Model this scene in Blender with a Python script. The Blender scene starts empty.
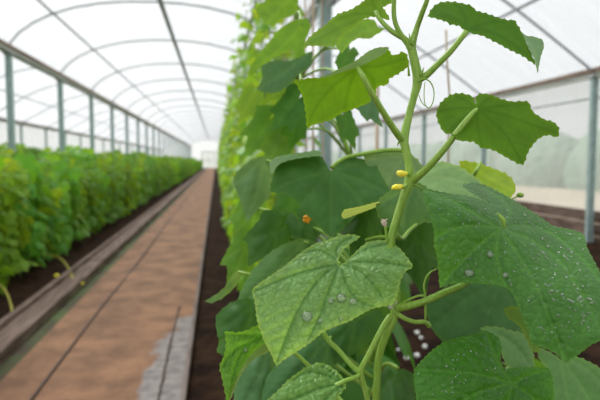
import bpy, bmesh, math, random
import numpy as np
from mathutils import Vector, Matrix
from mathutils.geometry import delaunay_2d_cdt

scene = bpy.context.scene
COL = scene.collection
random.seed(7)
rng = np.random.default_rng(7)

# ------------------------------------------------------------------ camera
FPX = 560.0
CAM = Vector((0, 0, 1.2))
pit = math.atan(40 / FPX)
yaw = math.atan(84 / FPX * math.cos(pit))
FW = Vector((math.sin(yaw) * math.cos(pit), math.cos(yaw) * math.cos(pit), -math.sin(pit)))
RT = Vector((math.cos(yaw), -math.sin(yaw), 0))
UP = RT.cross(FW)
cd = bpy.data.cameras.new('camera')
cam = bpy.data.objects.new('camera', cd)
COL.objects.link(cam)
cd.sensor_width = 36
cd.lens = FPX / 600 * 36
cd.clip_start = 0.02
cd.clip_end = 400
cam.matrix_world = Matrix((
    (RT.x, UP.x, -FW.x, CAM.x), (RT.y, UP.y, -FW.y, CAM.y), (RT.z, UP.z, -FW.z, CAM.z), (0, 0, 0, 1)))
cd.dof.use_dof = True
cd.dof.focus_distance = 0.62
cd.dof.aperture_fstop = 6.3
scene.camera = cam


def P(x, y, d):
    return CAM + (FW + RT * ((x - 300) / FPX) - UP * ((y - 200) / FPX)) * d


def ground(x, y, z=0.0):
    r = P(x, y, 1) - CAM
    return CAM + r * ((z - CAM.z) / r.z)


# ------------------------------------------------------------------ helpers
def tag(o, label=None, cat=None, group=None, kind=None):
    if label: o['label'] = label
    if cat: o['category'] = cat
    if group: o['group'] = group
    if kind: o['kind'] = kind
    return o


def empty(name, loc, label, cat, group=None, rz=0.0):
    o = bpy.data.objects.new(name, None)
    o.empty_display_size = .05
    COL.objects.link(o)
    o.location = loc
    o.rotation_euler = (0, 0, rz)
    return tag(o, label, cat, group)


class MB:
    """collects vertices and faces for one mesh"""
    def __init__(s):
        s.v = []; s.f = []; s.smooth = []

    def add(s, vs, fs, sm=False):
        b = len(s.v)
        s.v += [tuple(v) for v in vs]
        s.f += [tuple(i + b for i in f) for f in fs]
        s.smooth += [sm] * len(fs)

    def box(s, x0, x1, y0, y1, z0, z1):
        s.add([(x0, y0, z0), (x1, y0, z0), (x1, y1, z0), (x0, y1, z0), (x0, y0, z1), (x1, y0, z1), (x1, y1, z1), (x0, y1, z1)],
              [(0, 3, 2, 1), (4, 5, 6, 7), (0, 1, 5, 4), (1, 2, 6, 5), (2, 3, 7, 6), (3, 0, 4, 7)])

    def tube(s, pts, r, n=8, sub=1, ridge=0.0, flat=1.0):
        pts = [Vector(p) for p in pts]
        rr = list(r) if hasattr(r, '__len__') else [r] * len(pts)
        if sub > 1: pts, rr = spline(pts, rr, sub)
        t0 = (pts[1] - pts[0]).normalized()
        a = t0.orthogonal().normalized()
        vs = []
        for i, p in enumerate(pts):
            t = (pts[min(i + 1, len(pts) - 1)] - pts[max(i - 1, 0)]).normalized()
            a = (a - t * a.dot(t)).normalized()
            b = t.cross(a)
            for k in range(n):
                th = 2 * math.pi * k / n
                q = rr[i] * (1 + ridge * math.cos(5 * th))
                vs.append(p + a * (math.cos(th) * q) + b * (math.sin(th) * q * flat))
        fs = []
        for i in range(len(pts) - 1):
            for k in range(n):
                k2 = (k + 1) % n
                fs.append((i * n + k, i * n + k2, (i + 1) * n + k2, (i + 1) * n + k))
        fs.append(tuple(range(n - 1, -1, -1)))
        fs.append(tuple((len(pts) - 1) * n + k for k in range(n)))
        s.add(vs, fs, True)

    def blob(s, c, rx, ry, rz, nu=10, nv=7, jit=0.0):
        vs = []; fs = []
        for j in range(nv + 1):
            ph = math.pi * j / nv
            for i in range(nu):
                th = 2 * math.pi * i / nu
                q = 1 + jit * random.uniform(-1, 1)
                vs.append((c[0] + rx * q * math.sin(ph) * math.cos(th), c[1] + ry * q * math.sin(ph) * math.sin(th), c[2] + rz * q * math.cos(ph)))
        for j in range(nv):
            for i in range(nu):
                i2 = (i + 1) % nu
                fs.append((j * nu + i, (j + 1) * nu + i, (j + 1) * nu + i2, j * nu + i2))
        s.add(vs, fs, True)

    def build(s, name, mat, parent=None, attrs=None, color=None):
        me = bpy.data.meshes.new(name)
        off = parent_off(parent)
        v = [(a[0] - off[0], a[1] - off[1], a[2] - off[2]) for a in s.v]
        me.from_pydata(v, [], s.f)
        me.polygons.foreach_set('use_smooth', s.smooth)
        if attrs:
            for k, arr in attrs.items():
                at = me.attributes.new(k, 'FLOAT', 'POINT')
                at.data.foreach_set('value', np.asarray(arr, dtype=np.float32))
        me.materials.append(mat)
        me.update()
        o = bpy.data.objects.new(name, me)
        COL.objects.link(o)
        if parent: o.parent = parent
        if color: o.color = (*color, 1)
        return o


def parent_off(p):
    v = Vector((0, 0, 0))
    while p is not None:
        v += p.location
        p = p.parent
    return v


def spline(pts, rr, sub):
    out = []; ro = []
    n = len(pts)
    for i in range(n - 1):
        p0 = pts[max(i - 1, 0)]; p1 = pts[i]; p2 = pts[i + 1]; p3 = pts[min(i + 2, n - 1)]
        for k in range(sub):
            t = k / sub
            q = 0.5 * ((2 * p1) + (p2 - p0) * t + (2 * p0 - 5 * p1 + 4 * p2 - p3) * t * t + (3 * p1 - p0 - 3 * p2 + p3) * t ** 3)
            out.append(q); ro.append(rr[i] * (1 - t) + rr[i + 1] * t)
    out.append(pts[-1]); ro.append(rr[-1])
    return out, ro


# ------------------------------------------------------------------ materials
def newmat(name):
    m = bpy.data.materials.new(name)
    m.use_nodes = True
    nt = m.node_tree
    nt.nodes.clear()
    return m, nt, nt.nodes, nt.links


def N(nd, typ, **kw):
    n = nd.new(typ)
    for k, v in kw.items():
        if k in n.inputs: n.inputs[k].default_value = v
        else: setattr(n, k, v)
    return n


def simple(name, col, rough=.6, col2=None, scale=8.0, bump=0.0, metal=0.0, stretch=(1, 1, 1), detail=5, bscale=None, spec=.4):
    m, nt, nd, L = newmat(name)
    out = N(nd, 'ShaderNodeOutputMaterial')
    b = N(nd, 'ShaderNodeBsdfPrincipled')
    b.inputs['Base Color'].default_value = (*col, 1)
    b.inputs['Roughness'].default_value = rough
    b.inputs['Metallic'].default_value = metal
    b.inputs['Specular IOR Level'].default_value = spec
    L.new(b.outputs[0], out.inputs[0])
    if col2 or bump:
        tc = N(nd, 'ShaderNodeTexCoord'); mp = N(nd, 'ShaderNodeMapping')
        mp.inputs['Scale'].default_value = stretch
        L.new(tc.outputs['Object'], mp.inputs[0])
        nz = N(nd, 'ShaderNodeTexNoise', Scale=scale, Detail=detail)
        L.new(mp.outputs[0], nz.inputs['Vector'])
        if col2:
            rp = N(nd, 'ShaderNodeValToRGB')
            rp.color_ramp.elements[0].position = .35; rp.color_ramp.elements[0].color = (*col, 1)
            rp.color_ramp.elements[1].position = .65; rp.color_ramp.elements[1].color = (*col2, 1)
            L.new(nz.outputs[0], rp.inputs[0]); L.new(rp.outputs[0], b.inputs['Base Color'])
        if bump:
            n2 = N(nd, 'ShaderNodeTexNoise', Scale=bscale or scale * 2, Detail=8)
            L.new(mp.outputs[0], n2.inputs['Vector'])
            bp = N(nd, 'ShaderNodeBump', Strength=1.0, Distance=bump)
            L.new(n2.outputs[0], bp.inputs['Height']); L.new(bp.outputs[0], b.inputs['Normal'])
    return m


def leaf_mat(name, fine=True, transl=.5, rough=.42, net=True, vein=(.42, .58, .42), netd=.0013):  # default vein tint paints the shade of the vein grooves into the colour
    """green leaf: top side / underside by face direction, object colour is the leaf's own tint"""
    m, nt, nd, L = newmat(name)
    out = N(nd, 'ShaderNodeOutputMaterial')
    oi = N(nd, 'ShaderNodeObjectInfo')
    geo = N(nd, 'ShaderNodeNewGeometry')
    tc = N(nd, 'ShaderNodeTexCoord')
    base = oi.outputs['Color']
    nz = N(nd, 'ShaderNodeTexNoise', Scale=35.0 if fine else 9.0, Detail=3.0)
    L.new(tc.outputs['Object'], nz.inputs['Vector'])
    hsv = N(nd, 'ShaderNodeHueSaturation')
    mr = N(nd, 'ShaderNodeMapRange')
    mr.inputs['To Min'].default_value = .72; mr.inputs['To Max'].default_value = 1.3
    L.new(nz.outputs[0], mr.inputs['Value']); L.new(mr.outputs[0], hsv.inputs['Value'])
    L.new(base, hsv.inputs['Color'])
    c = hsv.outputs[0]
    under = N(nd, 'ShaderNodeMix', data_type='RGBA', blend_type='MULTIPLY')
    under.inputs['Factor'].default_value = 1
    under.inputs['B'].default_value = (1.25, 1.12, 1.3, 1)
    uc = under.inputs[7]; under.inputs[7].default_value = (1.35, 1.12, 1.35, 1)
    L.new(c, under.inputs[6])
    pick = N(nd, 'ShaderNodeMix', data_type='RGBA')
    L.new(geo.outputs['Backfacing'], pick.inputs[0]); L.new(c, pick.inputs[6]); L.new(under.outputs[2], pick.inputs[7])
    c = pick.outputs[2]
    bs = N(nd, 'ShaderNodeBsdfPrincipled')
    bs.inputs['Roughness'].default_value = rough
    bs.inputs['Specular IOR Level'].default_value = .3 if net else .18
    if fine:
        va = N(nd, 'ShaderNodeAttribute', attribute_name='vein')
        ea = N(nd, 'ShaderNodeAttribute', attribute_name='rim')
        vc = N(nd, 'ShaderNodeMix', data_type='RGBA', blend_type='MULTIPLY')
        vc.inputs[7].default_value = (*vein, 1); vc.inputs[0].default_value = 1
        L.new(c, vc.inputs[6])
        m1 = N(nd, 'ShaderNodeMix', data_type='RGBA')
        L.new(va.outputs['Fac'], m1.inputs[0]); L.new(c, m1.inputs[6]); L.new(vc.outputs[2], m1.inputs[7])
        ec = N(nd, 'ShaderNodeMix', data_type='RGBA', blend_type='MULTIPLY')
        ec.inputs[7].default_value = (1.45, 1.2, .8, 1); ec.inputs[0].default_value = 1
        L.new(c, ec.inputs[6])
        m2 = N(nd, 'ShaderNodeMix', data_type='RGBA')
        L.new(ea.outputs['Fac'], m2.inputs[0]); L.new(m1.outputs[2], m2.inputs[6]); L.new(ec.outputs[2], m2.inputs[7])
        c = m2.outputs[2]
        if not net:
            L.new(c, bs.inputs['Base Color'])
    if fine and net:
        # quilted blisters between the small veins
        wn = N(nd, 'ShaderNodeTexNoise', Scale=60.0, Detail=2.0)
        L.new(tc.outputs['Object'], wn.inputs['Vector'])
        wm = N(nd, 'ShaderNodeMix', data_type='VECTOR')
        wm.inputs[0].default_value = .006
        L.new(tc.outputs['Object'], wm.inputs[4]); L.new(wn.outputs['Color'], wm.inputs[5])
        vo = N(nd, 'ShaderNodeTexVoronoi', feature='DISTANCE_TO_EDGE', Scale=125.0)
        L.new(wm.outputs[1], vo.inputs['Vector'])
        rmp = N(nd, 'ShaderNodeMapRange', interpolation_type='SMOOTHSTEP')
        rmp.inputs['From Max'].default_value = .3
        L.new(vo.outputs['Distance'], rmp.inputs['Value'])
        bp = N(nd, 'ShaderNodeBump', Strength=.9, Distance=netd)
        L.new(rmp.outputs[0], bp.inputs['Height'])
        n3 = N(nd, 'ShaderNodeTexNoise', Scale=900.0, Detail=2.0)
        L.new(tc.outputs['Object'], n3.inputs['Vector'])
        bp2 = N(nd, 'ShaderNodeBump', Strength=.35, Distance=.0003)
        L.new(n3.outputs[0], bp2.inputs['Height']); L.new(bp.outputs[0], bp2.inputs['Normal'])
        L.new(bp2.outputs[0], bs.inputs['Normal'])
        # the net veins are darkened, shade of their grooves put into the colour
        nm = N(nd, 'ShaderNodeMix', data_type='RGBA', blend_type='MULTIPLY')
        inv = N(nd, 'ShaderNodeMapRange')
        inv.inputs['From Max'].default_value = .12; inv.inputs['To Min'].default_value = .5; inv.inputs['To Max'].default_value = 0
        L.new(vo.outputs['Distance'], inv.inputs['Value']); L.new(inv.outputs[0], nm.inputs[0])
        nm.inputs[7].default_value = (.6, .72, .58, 1)
        L.new(c, nm.inputs[6])
        c = nm.outputs[2]
    L.new(c, bs.inputs['Base Color'])
    tr = N(nd, 'ShaderNodeBsdfTranslucent')
    tm = N(nd, 'ShaderNodeMix', data_type='RGBA', blend_type='MULTIPLY')
    tm.inputs[0].default_value = 1; tm.inputs[7].default_value = (1.9, 1.55, .7, 1)
    L.new(c, tm.inputs[6]); L.new(tm.outputs[2], tr.inputs['Color'])
    mx = N(nd, 'ShaderNodeMixShader'); mx.inputs[0].default_value = transl
    L.new(bs.outputs[0], mx.inputs[1]); L.new(tr.outputs[0], mx.inputs[2])
    L.new(mx.outputs[0], out.inputs[0])
    return m


def film_mat(name, clear=.55, col=(.93, .94, .95)):
    m, nt, nd, L = newmat(name)
    out = N(nd, 'ShaderNodeOutputMaterial')
    tp = N(nd, 'ShaderNodeBsdfTransparent'); tp.inputs[0].default_value = (.97, .98, .98, 1)
    tl = N(nd, 'ShaderNodeBsdfTranslucent'); tl.inputs[0].default_value = (*col, 1)
    df = N(nd, 'ShaderNodeBsdfDiffuse'); df.inputs[0].default_value = (*col, 1)
    tc = N(nd, 'ShaderNodeTexCoord'); mp = N(nd, 'ShaderNodeMapping'); mp.inputs['Scale'].default_value = (.8, 2.2, .8)
    L.new(tc.outputs['Object'], mp.inputs[0])
    nz = N(nd, 'ShaderNodeTexNoise', Scale=1.2, Detail=4.0, Distortion=1.0)
    L.new(mp.outputs[0], nz.inputs['Vector'])
    mr = N(nd, 'ShaderNodeMapRange'); mr.inputs['From Min'].default_value = .3; mr.inputs['From Max'].default_value = .7
    mr.inputs['To Min'].default_value = 1 - clear - .1; mr.inputs['To Max'].default_value = 1 - clear + .1
    L.new(nz.outputs[0], mr.inputs['Value'])
    bp = N(nd, 'ShaderNodeBump', Strength=.5, Distance=.1)
    L.new(nz.outputs[0], bp.inputs['Height']); L.new(bp.outputs[0], tl.inputs['Normal']); L.new(bp.outputs[0], df.inputs['Normal'])
    a = N(nd, 'ShaderNodeMixShader'); a.inputs[0].default_value = .3
    L.new(tl.outputs[0], a.inputs[1]); L.new(df.outputs[0], a.inputs[2])
    b = N(nd, 'ShaderNodeMixShader')
    L.new(mr.outputs[0], b.inputs[0]); L.new(tp.outputs[0], b.inputs[1]); L.new(a.outputs[0], b.inputs[2])
    L.new(b.outputs[0], out.inputs[0])
    return m


def stem_mat(name, c1, c2):
    m, nt, nd, L = newmat(name)
    out = N(nd, 'ShaderNodeOutputMaterial')
    b = N(nd, 'ShaderNodeBsdfPrincipled', Roughness=.5)
    b.inputs['Subsurface Weight'].default_value = 0
    tc = N(nd, 'ShaderNodeTexCoord'); mp = N(nd, 'ShaderNodeMapping'); mp.inputs['Scale'].default_value = (1, 1, .15)
    L.new(tc.outputs['Object'], mp.inputs[0])
    nz = N(nd, 'ShaderNodeTexNoise', Scale=420.0, Detail=3.0)
    L.new(mp.outputs[0], nz.inputs['Vector'])
    rp = N(nd, 'ShaderNodeValToRGB')
    rp.color_ramp.elements[0].position = .35; rp.color_ramp.elements[0].color = (*c1, 1)
    rp.color_ramp.elements[1].position = .68; rp.color_ramp.elements[1].color = (*c2, 1)
    L.new(nz.outputs[0], rp.inputs[0]); L.new(rp.outputs[0], b.inputs['Base Color'])
    bp = N(nd, 'ShaderNodeBump', Strength=.4, Distance=.0006)
    L.new(nz.outputs[0], bp.inputs['Height']); L.new(bp.outputs[0], b.inputs['Normal'])
    L.new(b.outputs[0], out.inputs[0])
    return m


def path_mat():
    """concrete slabs and boards under a trodden crust of orange earth"""
    m, nt, nd, L = newmat('path_earth')
    out = N(nd, 'ShaderNodeOutputMaterial')
    b = N(nd, 'ShaderNodeBsdfPrincipled', Roughness=.85)
    tc = N(nd, 'ShaderNodeTexCoord')
    sp = N(nd, 'ShaderNodeSeparateXYZ'); L.new(tc.outputs['Object'], sp.inputs[0])
    n1 = N(nd, 'ShaderNodeTexNoise', Scale=3.0, Detail=8.0, Roughness=.65)
    L.new(tc.outputs['Object'], n1.inputs['Vector'])
    e = N(nd, 'ShaderNodeValToRGB')
    e.color_ramp.elements[0].position = .38; e.color_ramp.elements[0].color = (.125, .056, .024, 1)
    e.color_ramp.elements[1].position = .62; e.color_ramp.elements[1].color = (.26, .125, .060, 1)
    L.new(n1.outputs[0], e.inputs[0])
    n2 = N(nd, 'ShaderNodeTexNoise', Scale=14.0, Detail=6.0)
    L.new(tc.outputs['Object'], n2.inputs['Vector'])
    g = N(nd, 'ShaderNodeValToRGB')
    g.color_ramp.elements[0].position = .3; g.color_ramp.elements[0].color = (.14, .12, .115, 1)
    g.color_ramp.elements[1].position = .7; g.color_ramp.elements[1].color = (.27, .24, .23, 1)
    L.new(n2.outputs[0], g.inputs[0])
    # where the crust has worn off: near the right board, closer than about 3.6 m, broken by noise
    yy = N(nd, 'ShaderNodeMapRange'); yy.inputs['From Min'].default_value = 3.7; yy.inputs['From Max'].default_value = 4.5
    yy.inputs['To Min'].default_value = 0; yy.inputs['To Max'].default_value = .26
    L.new(sp.outputs['Y'], yy.inputs['Value'])
    n4 = N(nd, 'ShaderNodeTexNoise', Scale=2.2, Detail=6.0, Roughness=.6)
    L.new(tc.outputs['Object'], n4.inputs['Vector'])
    mu = N(nd, 'ShaderNodeMath', operation='MULTIPLY_ADD'); mu.inputs[1].default_value = .45; 
    L.new(n4.outputs[0], mu.inputs[0]); L.new(sp.outputs['X'], mu.inputs[2])
    su = N(nd, 'ShaderNodeMath', operation='SUBTRACT'); L.new(mu.outputs[0], su.inputs[0]); L.new(yy.outputs[0], su.inputs[1])
    mk = N(nd, 'ShaderNodeMapRange'); mk.inputs['From Min'].default_value = -.20; mk.inputs['From Max'].default_value = -.16
    L.new(su.outputs[0], mk.inputs['Value'])
    mx = N(nd, 'ShaderNodeMix', data_type='RGBA')
    L.new(mk.outputs[0], mx.inputs[0]); L.new(e.outputs[0], mx.inputs[6]); L.new(g.outputs[0], mx.inputs[7])
    L.new(mx.outputs[2], b.inputs['Base Color'])
    n3 = N(nd, 'ShaderNodeTexNoise', Scale=30.0, Detail=8.0)
    L.new(tc.outputs['Object'], n3.inputs['Vector'])
    bp = N(nd, 'ShaderNodeBump', Strength=.8, Distance=.012)
    L.new(n3.outputs[0], bp.inputs['Height']); L.new(bp.outputs[0], b.inputs['Normal'])
    L.new(b.outputs[0], out.inputs[0])
    return m


M = {}
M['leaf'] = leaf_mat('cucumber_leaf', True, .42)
M['leaf_wet'] = leaf_mat('cucumber_leaf_wet', True, .3, .38, True, (1.5, 1.35, 1.5), .0006)
M['leaf_under'] = leaf_mat('cucumber_leaf_underside', True, .45, .6, False, (.72, .8, .6))
M['leaf_soft'] = leaf_mat('cucumber_leaf_soft', True, .4, .45, False, (1.35, 1.2, 1.3))
M['row_leaf'] = leaf_mat('row_leaf', False, .38, .45)
M['stem'] = stem_mat('green_stem', (.23, .42, .045), (.33, .52, .09))
M['rowstem'] = simple('row_stem', (.16, .28, .07), .6)
M['petal'] = simple('yellow_petal', (.95, .82, .02), .5, (1.0, .9, .12), 300)
M['petal_orange'] = simple('orange_petal', (.9, .38, .01), .5)
M['bud_tip'] = simple('withered_tip', (.55, .42, .33), .7, (.7, .62, .5), 500)
M['hair'] = simple('pale_hair', (.75, .8, .7), .5)
M['film'] = film_mat('roof_film', .62)
M['wallfilm'] = film_mat('wall_film', .46, (.84, .87, .85))
M['steel'] = simple('painted_steel', (.30, .42, .41), .5, (.42, .53, .52), 12, metal=.0)
M['pipe'] = simple('galvanised_pipe', (.38, .41, .42), .45, (.48, .51, .52), 9, metal=.1)
M['rust'] = simple('rusty_beam', (.17, .10, .07), .8, (.30, .22, .17), 5, bump=.003, stretch=(4, .5, 4))
M['gutterside'] = simple('gutter_side', (.33, .36, .32), .6, (.45, .46, .42), 6, stretch=(1, .4, 1))
M['soil'] = simple('dark_soil', (.022, .012, .008), .95, (.055, .030, .019), 9, bump=.05, bscale=16, spec=.05)
M['redsoil'] = simple('dug_bed_soil', (.012, .006, .004), .95, (.036, .018, .010), 6, bump=.05, bscale=14, spec=.05)
M['path'] = path_mat()
M['board'] = simple('worn_board', (.09, .052, .038), .85, (.22, .15, .12), 6, bump=.006, stretch=(7, .5, 3))
M['greyboard'] = simple('grey_board', (.10, .07, .06), .85, (.19, .15, .135), 5, bump=.006, stretch=(7, .5, 3))
M['grass'] = simple('short_grass', (.05, .032, .022), .9, (.07, .10, .025), 2.5, bump=.02)
M['twine'] = simple('twine', (.50, .40, .28), .8)
M['white'] = simple('white_grit', (.85, .85, .82), .6)
M['doorpaint'] = simple('door_paint', (.85, .86, .84), .6)
M['outground'] = simple('dry_ground', (.40, .32, .22), .95, (.50, .42, .31), .6)
M['hedge'] = simple('far_hedge', (.16, .27, .19), .9, (.24, .36, .26), 1.5, bump=.3)
M['dryshoot'] = simple('yellow_runner', (.42, .38, .05), .6)
wm, nt, nd, L = newmat('water')
tp_ = N(nd, 'ShaderNodeBsdfTransparent'); gl = N(nd, 'ShaderNodeBsdfGlossy', Roughness=.15); df_ = N(nd, 'ShaderNodeBsdfDiffuse')
df_.inputs[0].default_value = (.95, 1, .9, 1); fr_ = N(nd, 'ShaderNodeFresnel', IOR=1.4)
m1_ = N(nd, 'ShaderNodeMixShader'); m1_.inputs[0].default_value = .15; m2_ = N(nd, 'ShaderNodeMixShader')
L.new(tp_.outputs[0], m1_.inputs[1]); L.new(df_.outputs[0], m1_.inputs[2])
L.new(fr_.outputs[0], m2_.inputs[0]); L.new(m1_.outputs[0], m2_.inputs[1]); L.new(gl.outputs[0], m2_.inputs[2])
L.new(m2_.outputs[0], N(nd, 'ShaderNodeOutputMaterial').inputs[0])
M['water'] = wm

# ------------------------------------------------------------------ world
w = bpy.data.worlds.new('overcast'); scene.world = w; w.use_nodes = True
bg = w.node_tree.nodes['Background']
bg.inputs[0].default_value = (.95, .975, 1, 1); bg.inputs[1].default_value = 1.0
_n = w.node_tree.nodes; _l = w.node_tree.links      # overcast sky: zenith brighter than the horizon
_tc = _n.new('ShaderNodeTexCoord'); _sp = _n.new('ShaderNodeSeparateXYZ'); _mr = _n.new('ShaderNodeMapRange')
_mr.inputs['From Min'].default_value = 0; _mr.inputs['From Max'].default_value = 1
_mr.inputs['To Min'].default_value = .74; _mr.inputs['To Max'].default_value = 1.05
_l.new(_tc.outputs['Generated'], _sp.inputs[0]); _l.new(_sp.outputs['Z'], _mr.inputs['Value']); _l.new(_mr.outputs[0], bg.inputs[1])
sd_ = bpy.data.lights.new('veiled_sun', 'SUN'); sd_.energy = 3.6; sd_.angle = math.radians(28); sd_.color = (1, .98, .94)
so_ = bpy.data.objects.new('veiled_sun', sd_); COL.objects.link(so_)
so_.rotation_euler = (math.radians(-38), math.radians(-28), 0)
scene.view_settings.view_transform = 'Standard'
scene.view_settings.look = 'None'
scene.view_settings.gamma = 1
scene.view_settings.use_curve_mapping = False
scene.view_settings.exposure = 0.2

# ------------------------------------------------------------------ greenhouse shell
Z0 = 1.2
YA, YB = -2.6, 85.78
XL, XG, XR, XF = -3.7, 1.48, 5.5, -7.9      # gutter left, gutter right, right wall, far left wall
POST_Y = [7.58 + 3.4 * k for k in range(-3, 24)]


def arc_mid(n=16):
    c = (XL + XG) / 2; h = (XG - XL) / 2
    out = []
    for i in range(n + 1):
        t = -math.cos(math.pi * i / n)
        t = max(-1, min(1, t))
        out.append((c + h * t, Z0 + 2.0 + .95 * (1 - abs(t) ** 2.3) ** .62))
    return out


def arc_side(pts):
    v = [Vector((x, 0, z)) for x, z in pts]
    q, _ = spline(v, [0] * len(v), 3)
    return [(a.x, Z0 + a.z) for a in q]


arcB = arc_side([(XG, 2.0), (2.0, 2.42), (2.7, 2.68), (3.3, 2.62), (4.02, 2.27), (4.8, 1.76), (XR, 1.27)])
arcC = arc_side([(XL, 2.0), (-4.25, 2.42), (-4.95, 2.7), (-5.6, 2.66), (-6.4, 2.35), (-7.2, 1.9), (XF, 1.5)])
arcA = arc_mid()


def struct(o):
    o['kind'] = 'structure'; return o


def sheet(name, prof, mat):
    b = MB(); ys = [YA + (YB - YA) * i / 104 for i in range(105)]
    vs = []; fs = []; n = len(prof)
    for j, y in enumerate(ys):
        k = (y - POST_Y[0]) / 3.4
        sag = -.03 * abs(math.sin(math.pi * k))
        for (x, z) in prof: vs.append((x, y, z + .045 + sag))
    for j in range(len(ys) - 1):
        for i in range(n - 1):
            fs.append((j * n + i, j * n + i + 1, (j + 1) * n + i + 1, (j + 1) * n + i))
    b.add(vs, fs, True)
    return struct(b.build(name, mat))


sheet('ceiling', arcA, M['film'])
sheet('ceiling.001', arcB, M['film'])
sheet('ceiling.002', arcC, M['film'])


def side_wall(name, x, ztop, zb):
    b = MB(); ny = 60; nz = 8; vs = []; fs = []
    for j in range(ny + 1):
        for i in range(nz + 1):
            vs.append((x + .02 * math.sin(j * .9 + i * .7), YA + (YB - YA) * j / ny, zb + (ztop - zb) * i / nz))
    for j in range(ny):
        for i in range(nz):
            a = j * (nz + 1) + i
            fs.append((a, a + 1, a + nz + 2, a + nz + 1))
    b.add(vs, fs, True)
    return struct(b.build(name, M['wallfilm']))


side_wall('wall_right', XR + .12, Z0 + 1.30, .40)
side_wall('wall_left', XF - .12, Z0 + 1.53, .40)
for nm, y in (('wall_far', YB), ('wall_back', YA)):
    b = MB()
    for pr in (arcC[::-1], arcA, arcB):
        vs = [(x, y, z + .04) for x, z in pr] + [(x, y, 0) for x, z in pr]
        n = len(pr)
        b.add(vs, [(i, i + 1, n + i + 1, n + i) for i in range(n - 1)])
    struct(b.build(nm, M['wallfilm']))
# door in the far wall of the middle bay
dr = bpy.data.objects.new('door_1', None); COL.objects.link(dr); dr.location = (-1.1, YB - .1, 0); struct(dr)
b = MB()
for x0, x1, z0, z1 in ((-2.1, -2.0, 0, 2.5), (-.2, -.1, 0, 2.5), (-2.0, -.2, 2.4, 2.5), (-1.13, -1.07, 0, 2.4), (-2.0, -.2, 1.1, 1.18)):
    b.box(x0, x1, YB - .14, YB - .06, z0, z1)
b.build('door_frame', M['gutterside'], dr)
b = MB(); b.box(-2.0, -.2, YB - .11, YB - .09, .02, 2.42); b.build('door_leaf', M['wallfilm'], dr)

# ground
def slab(name, x0, x1, y0, y1, z0, z1, mat, nx=1, ny=1, jz=0.0, struc=True):
    b = MB(); vs = []; fs = []
    for j in range(ny + 1):
        for i in range(nx + 1):
            e = 0 if i in (0, nx) else 1
            vs.append((x0 + (x1 - x0) * i / nx, y0 + (y1 - y0) * j / ny, z1 + e * random.uniform(-jz, jz)))
    for j in range(ny):
        for i in range(nx):
            a = j * (nx + 1) + i
            fs.append((a, a + 1, a + nx + 2, a + nx + 1))
    b.add(vs, fs, nx > 1)
    b.add([(x0, y0, z0), (x1, y0, z0), (x1, y1, z0), (x0, y1, z0), (x0, y0, z1), (x1, y0, z1), (x1, y1, z1), (x0, y1, z1)],
          [(0, 3, 2, 1), (0, 1, 5, 4), (1, 2, 6, 5), (2, 3, 7, 6), (3, 0, 4, 7)])
    o = b.build(name, mat)
    return struct(o) if struc else o


slab('floor', -60, 60, -30, 130, -.5, -.12, M['outground'])
slab('floor.001', -1.17, -.192, YA, YB, -.12, 0.0, M['path'], 6, 160, .006)
slab('floor.002', XF - .1, -1.47, YA, YB, -.12, -.02, M['soil'], 30, 160, .03)
slab('floor.003', -.163, XR + .1, YA, YB, -.12, -.03, M['redsoil'], 30, 200, .035)
slab('floor.004', -1.30, -1.17, YA, YB, -.12, -.03, M['grass'], 3, 120, .015)
# path boards / joints
b = MB()
y = YA
while y < YB - .2:
    L_ = min(random.uniform(3.4, 4.4), YB - y)
    b.box(-.19, -.165, y, y + L_ - .01, -.115, .012 + random.uniform(-.004, .004))
    y += L_
struct(b.build('trim_1', M['greyboard']))
b = MB(); y = YA
while y < YB - .2:
    L_ = min(random.uniform(2.8, 3.6), YB - y)
    b.box(-1.47, -1.30, y, y + L_ - .01, -.115, .05 + random.uniform(-.01, .01))
    b.box(-1.52, -1.47, y, y + L_ - .02, -.115, .075)
    y += L_
struct(b.build('trim_2', M['board']))
M['joint'] = simple('dark_joint', (.07, .045, .035), .9)
for i, x in enumerate((-.925, -.30)):
    b = MB(); n = 140; vs = []; fs = []
    y1_ = 60 if i == 0 else 4.6
    for j in range(n + 1):
        yy = YA + (y1_ - YA) * j / n; q = .009 * math.sin(yy * 1.1) + random.uniform(-.003, .003); ww = (.009 if i == 0 else .006) * random.uniform(.5, 1.2)
        vs += [(x + q - ww, yy, .0095), (x + q + ww, yy, .0095), (x + q + ww, yy, -.01), (x + q - ww, yy, -.01)]
    for j in range(n):
        a = j * 4
        fs += [(a, a + 1, a + 5, a + 4), (a + 1, a + 2, a + 6, a + 5), (a + 3, a, a + 4, a + 7)]
    b.add(vs, fs)
    struct(b.build('trim_%d' % (3 + i), M['joint']))
# base boards of right and left walls
for nm, x, s in (('baseboard_right', XR + .08, 1), ('baseboard_left', XF - .08, -1)):
    b = MB()
    for k in range(3):
        y = YA
        while y < YB - .1:
            L_ = min(3.4, YB - y)
            b.box(min(x, x + s * .05) + .006 * k, max(x, x + s * .05) + .006 * k, y, y + L_ - .01, -.12 + k * .19, -.12 + k * .19 + .175)
            y += 3.4
    struct(b.build(nm, M['board']))

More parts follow.
